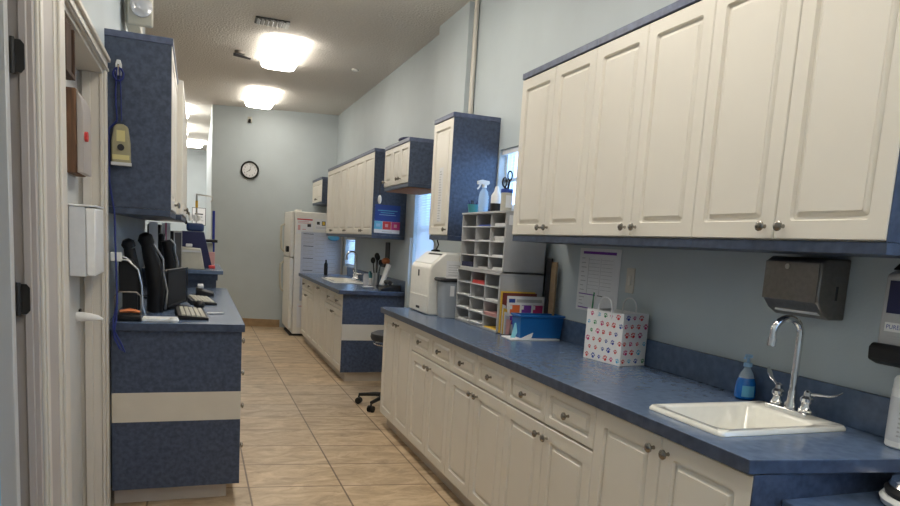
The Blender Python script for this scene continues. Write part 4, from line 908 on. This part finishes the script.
paper('framed_sign', 'framed sign on the back wall of the far room', 'sign', (-.10, YEND-.004, 1.50), X_, Z_, .30, .40, [('r', 0, 0, .30, .40, 'ink'), ('r', .012, .012, .276, .376, 'paper'), ('r', .06, .24, .18, .03, 'ink'), ('r', .08, .18, .14, .02, 'ink'), ('r', .05, .10, .2, .015, 'grey')])
t = thing('far_counter', 'cream counter against the back wall of the far room', 'counter', (-.6, 16.6, 0))
B((-1.6, 16.4, 0), (.15, YEND-.002, .88)).build('body', 'cream', t); B((-1.62, 16.38, .881), (.17, YEND-.002, .92)).build('slab', 'top', t)

# blue left cabinet side: hook + hanging device + cord
t = thing('wall_hook', 'white adhesive hook high on the blue cabinet side', 'hook', (-.345, 3.645, 2.14))
MB().prism([(-.013,-.03),(.013,-.03),(.014,.02),(.008,.040),(-.008,.040),(-.014,.02)], (-.345, 3.6455, 2.115), X_, Z_, (0,-.008,0)).build('hook_plate', 'white', t, bevel=.003)
MB().tube([(-.345, 3.636, 2.125), (-.345, 3.620, 2.115), (-.345, 3.612, 2.128)], .005).build('hook_prong', 'chrome', t)
t = thing('key_device', 'beige handheld device with yellow label hanging from the hook', 'handheld device', (-.335, 3.63, 1.70))
c = Vector((-.335, 3.644, 1.68))
MB().prism([(-.040,0),(.042,0),(.040,.10),(.030,.175),(.010,.185),(-.015,.185),(-.030,.172),(-.042,.10)], c, X_, Z_, (0,-.030,0)).build('device_body', 'gold', t, bevel=.008, seg=3)
B(c+Vector((-.018, -.032, .105)), c+Vector((.018, -.0302, .155))).build('label_window', 'lcd', t)
MB().cyl(c+Vector((0, -.030, .078)), c+Vector((0, -.034, .078)), .015).build('button', 'ink', t)
B(c+Vector((-.036, -.032, .022)), c+Vector((.036, -.0302, .044))).build('strip', 'lcd', t)
B(c+Vector((-.042, -.033, -.004)), c+Vector((.044, -.002, .010))).build('foot_edge', 'lightgrey', t)
pts = [(-.345, 3.616, 2.118)]
for k in range(10): pts.append((-.345+.022*math.sin(k*PI*2/9), 3.628, 2.118-.03+.03*math.cos(k*2*PI/9)))
mb = MB(); mb.tube(pts, .005); mb.tube([(-.352, 3.63, 2.115), (-.358, 3.633, 2.0), (-.352, 3.635, 1.88)], .0035); mb.tube([(-.340, 3.63, 2.115), (-.335, 3.633, 2.0), (-.333, 3.635, 1.88)], .0025); 
mb.tube([(-.352, 3.632, 1.88), (-.386, 3.635, 1.84), (-.387, 3.635, 1.75), (-.386, 3.632, 1.60), (-.365, 3.632, 1.45), (-.358, 3.60, 1.25), (-.35, 3.57, 1.05), (-.352, 3.54, .95), (-.36, 3.535, .90), (-.33, 3.535, .84), (-.315, 3.535, .80), (-.335, 3.535, .815), (-.36, 3.535, .87), (-.365, 3.54, .95), (-.35, 3.58, 1.03)], .0045)
tag(mb.build('coiled_key_strap', 'cordblue', None, at=(-.35, 3.63, 2.1)), 'long dark blue cord looped on the hook and hanging past the worktop', 'cord')
# emergency light
t = thing('emergency_light', 'beige emergency light with round clear lamp above the left blue cabinet', 'emergency light', (XL, 4.45, 2.5))
B((XL+.001, 4.53, 2.54), (XL+.075, 4.80, 2.74)).build('housing', 'beige', t, bevel=.01)
B((XL+.010, 4.50, 2.535), (XL+.150, 4.529, 2.78)).build('back_plate', 'beige', t, bevel=.012, seg=3)
MB().lathe([(.044, 0), (.058, .018), (.058, .03), (.045, .045), (.02, .052)], (XL+.090, 4.499, 2.635), (0,-1,0), n=28).build('lamp_lens', 'lens', t)
MB().lathe([(.010, .002), (.040, .02), (.052, .018), (.043, .001)], (XL+.090, 4.4985, 2.635), (0,-1,0), n=24).build('reflector', 'chrome', t)

# ================================================================== CEILING AND FAR WALL THINGS
def fixture(label, x0, x1, y0, y1, m_='lamp', z0=3.105, group='wraparound ceiling lights'):
    t = thing('ceiling_light', label, 'ceiling light', ((x0+x1)/2, (y0+y1)/2, ZC), group)
    B((x0+.03, y0+.03, z0+.07), (x1-.03, y1-.03, ZC-.0005)).build('pan', 'white', t)
    R = [rr(x0+.004, x1-.004, y0+.004, y1-.004, z0+.069, .05), rr(x0, x1, y0, y1, z0+.045, .055), rr(x0+.012, x1-.012, y0+.012, y1-.012, z0+.015, .055), rr(x0+.045, x1-.045, y0+.045, y1-.045, z0, .05)]
    mb = MB(); mb.loops([r[::-1] for r in R]); mb.build('diffuser', m_, t, smooth=60)
fixture('lit ceiling light nearest in view, beside the ceiling vent', .61, .965, 6.70, 7.76, z0=3.115)
fixture('second lit ceiling light, close to the far wall with the clock', .61, .97, 9.12, 10.2, z0=3.115)
fixture('ceiling light overhead beyond the frame, over the aisle at the paper sorter', .55, 1.0, 3.75, 5.1)
fixture('ceiling light overhead beyond the frame, over the aisle at the near sink', .55, 1.0, 1.25, 2.6)
fixture('ceiling light behind the camera over the aisle', .55, 1.0, -1.1, .25)
fixture('partly hidden lit ceiling light, nearest in the room beyond the left cabinets', -.62, -.13, 11.0, 11.9, 'lampfar', group='lights in the room beyond')
fixture('partly hidden lit ceiling light, middle of the three in the room beyond', -.66, -.16, 13.0, 14.0, 'lampfar', group='lights in the room beyond')
fixture('wide lit ceiling light, farthest in the room beyond', -.70, .10, 15.2, 15.8, 'lampfar', group='lights in the room beyond')
t = thing('ceiling_vent', 'dark louvred air vent in the ceiling with pale slats', 'vent', (.6, 6.0, ZC))
B((.45, 6.24, ZC-.012), (.73, 6.42, ZC-.0005)).build('vent_frame', 'hinge', t)
for k in range(7): MB().prism([(0,0),(.02,-.012),(.026,-.010),(.006,.002)], (.465+k*.036, 6.26, ZC-.0125), X_, Z_, (0,.14,0)).build('slat', 'lightgrey', t)
B((.70, 6.235, ZC-.03), (.728, 6.38, ZC-.0125)).build('vent_lever', 'white', t)
t = thing('ceiling_sensor', 'small dark ceiling fitting left of the nearest light', 'ceiling fitting', (.4, 7.0, ZC))
MB().cyl((.39, 7.5, ZC-.03), (.39, 7.5, ZC), .05).build('fitting_base', 'darksteel', t); MB().prism([(-.06,-.02),(.10,-.035),(.11,-.03),(-.06,.0)], (.39, 7.47, ZC-.03), X_, Z_, (0,.05,0)).build('arm', 'ink', t)
tag(MB().lathe([(.03, 0), (.028, .012), (.012, .02)], (.775, 8.05, ZC-.0005), (0,0,-1)).build('sprinkler_cap', 'white', None, at=(.775, 8.05, ZC)), 'tiny white sprinkler cap between the two ceiling lights', 'sprinkler cap')
tag(MB().lathe([(.04, 0), (.037, .012), (.02, .016)], (1.58, 7.55, ZC-.0005), (0,0,-1)).build('smoke_detector', 'white', None, at=(1.58, 7.55, ZC)), 'white disc smoke detector on the ceiling near the right wall', 'smoke detector')
FW = math.atan2(-.40, XR-.20)
t = thing('motion_sensor', 'small dark motion sensor high on the far wall above the clock', 'sensor', (.716, 10.682, 3.02), rot=(0,0,FW))
B((-.03, -.02, -.03), (.03, -.001, .05)).build('sensor_base', 'beige', t, bevel=.004); MB().cyl((0, -.05, -.025), (0, -.021, .005), .02).build('sensor_eye', 'black', t)
t = thing('wall_clock', 'round black-rimmed wall clock with white face on the far wall', 'clock', (.730, 10.678, 2.312), rot=(0,0,FW))
c = (0, -.001, 0)
MB().lathe([(.10, 0), (.125, .002), (.132, .015), (.128, .032), (.112, .034), (.106, .018)], c, (0,-1,0), n=40, cap=False).build('rim', 'black', t)
MB().cyl(c, (c[0], -.014, c[2]), .107, n=40).build('face', 'paper', t)
mb = MB()
for k in range(1, 13):
    a = PI/2-k*PI/6; mb.text(str(k), .028, .082*math.cos(a), .082*math.sin(a), (c[0], -.0145, c[2]), X_, Z_, 'ink')
mb.build('numerals', 'ink', t, smooth=0)
def hand(L_, wd, ang):
    d = (math.sin(ang), math.cos(ang)); n_ = (d[1], -d[0])
    return [(-d[0]*.015+n_[0]*wd, -d[1]*.015+n_[1]*wd), (d[0]*L_+n_[0]*wd*.5, d[1]*L_+n_[1]*wd*.5), (d[0]*L_-n_[0]*wd*.5, d[1]*L_-n_[1]*wd*.5), (-d[0]*.015-n_[0]*wd, -d[1]*.015-n_[1]*wd)]
MB().prism(hand(.055, .004, math.radians(235)), (c[0], -.0165, c[2]), X_, Z_, (0,-.001,0)).build('hour_hand', 'ink', t)
MB().prism(hand(.075, .003, math.radians(15)), (c[0], -.018, c[2]), X_, Z_, (0,-.001,0)).build('minute_hand', 'ink', t)
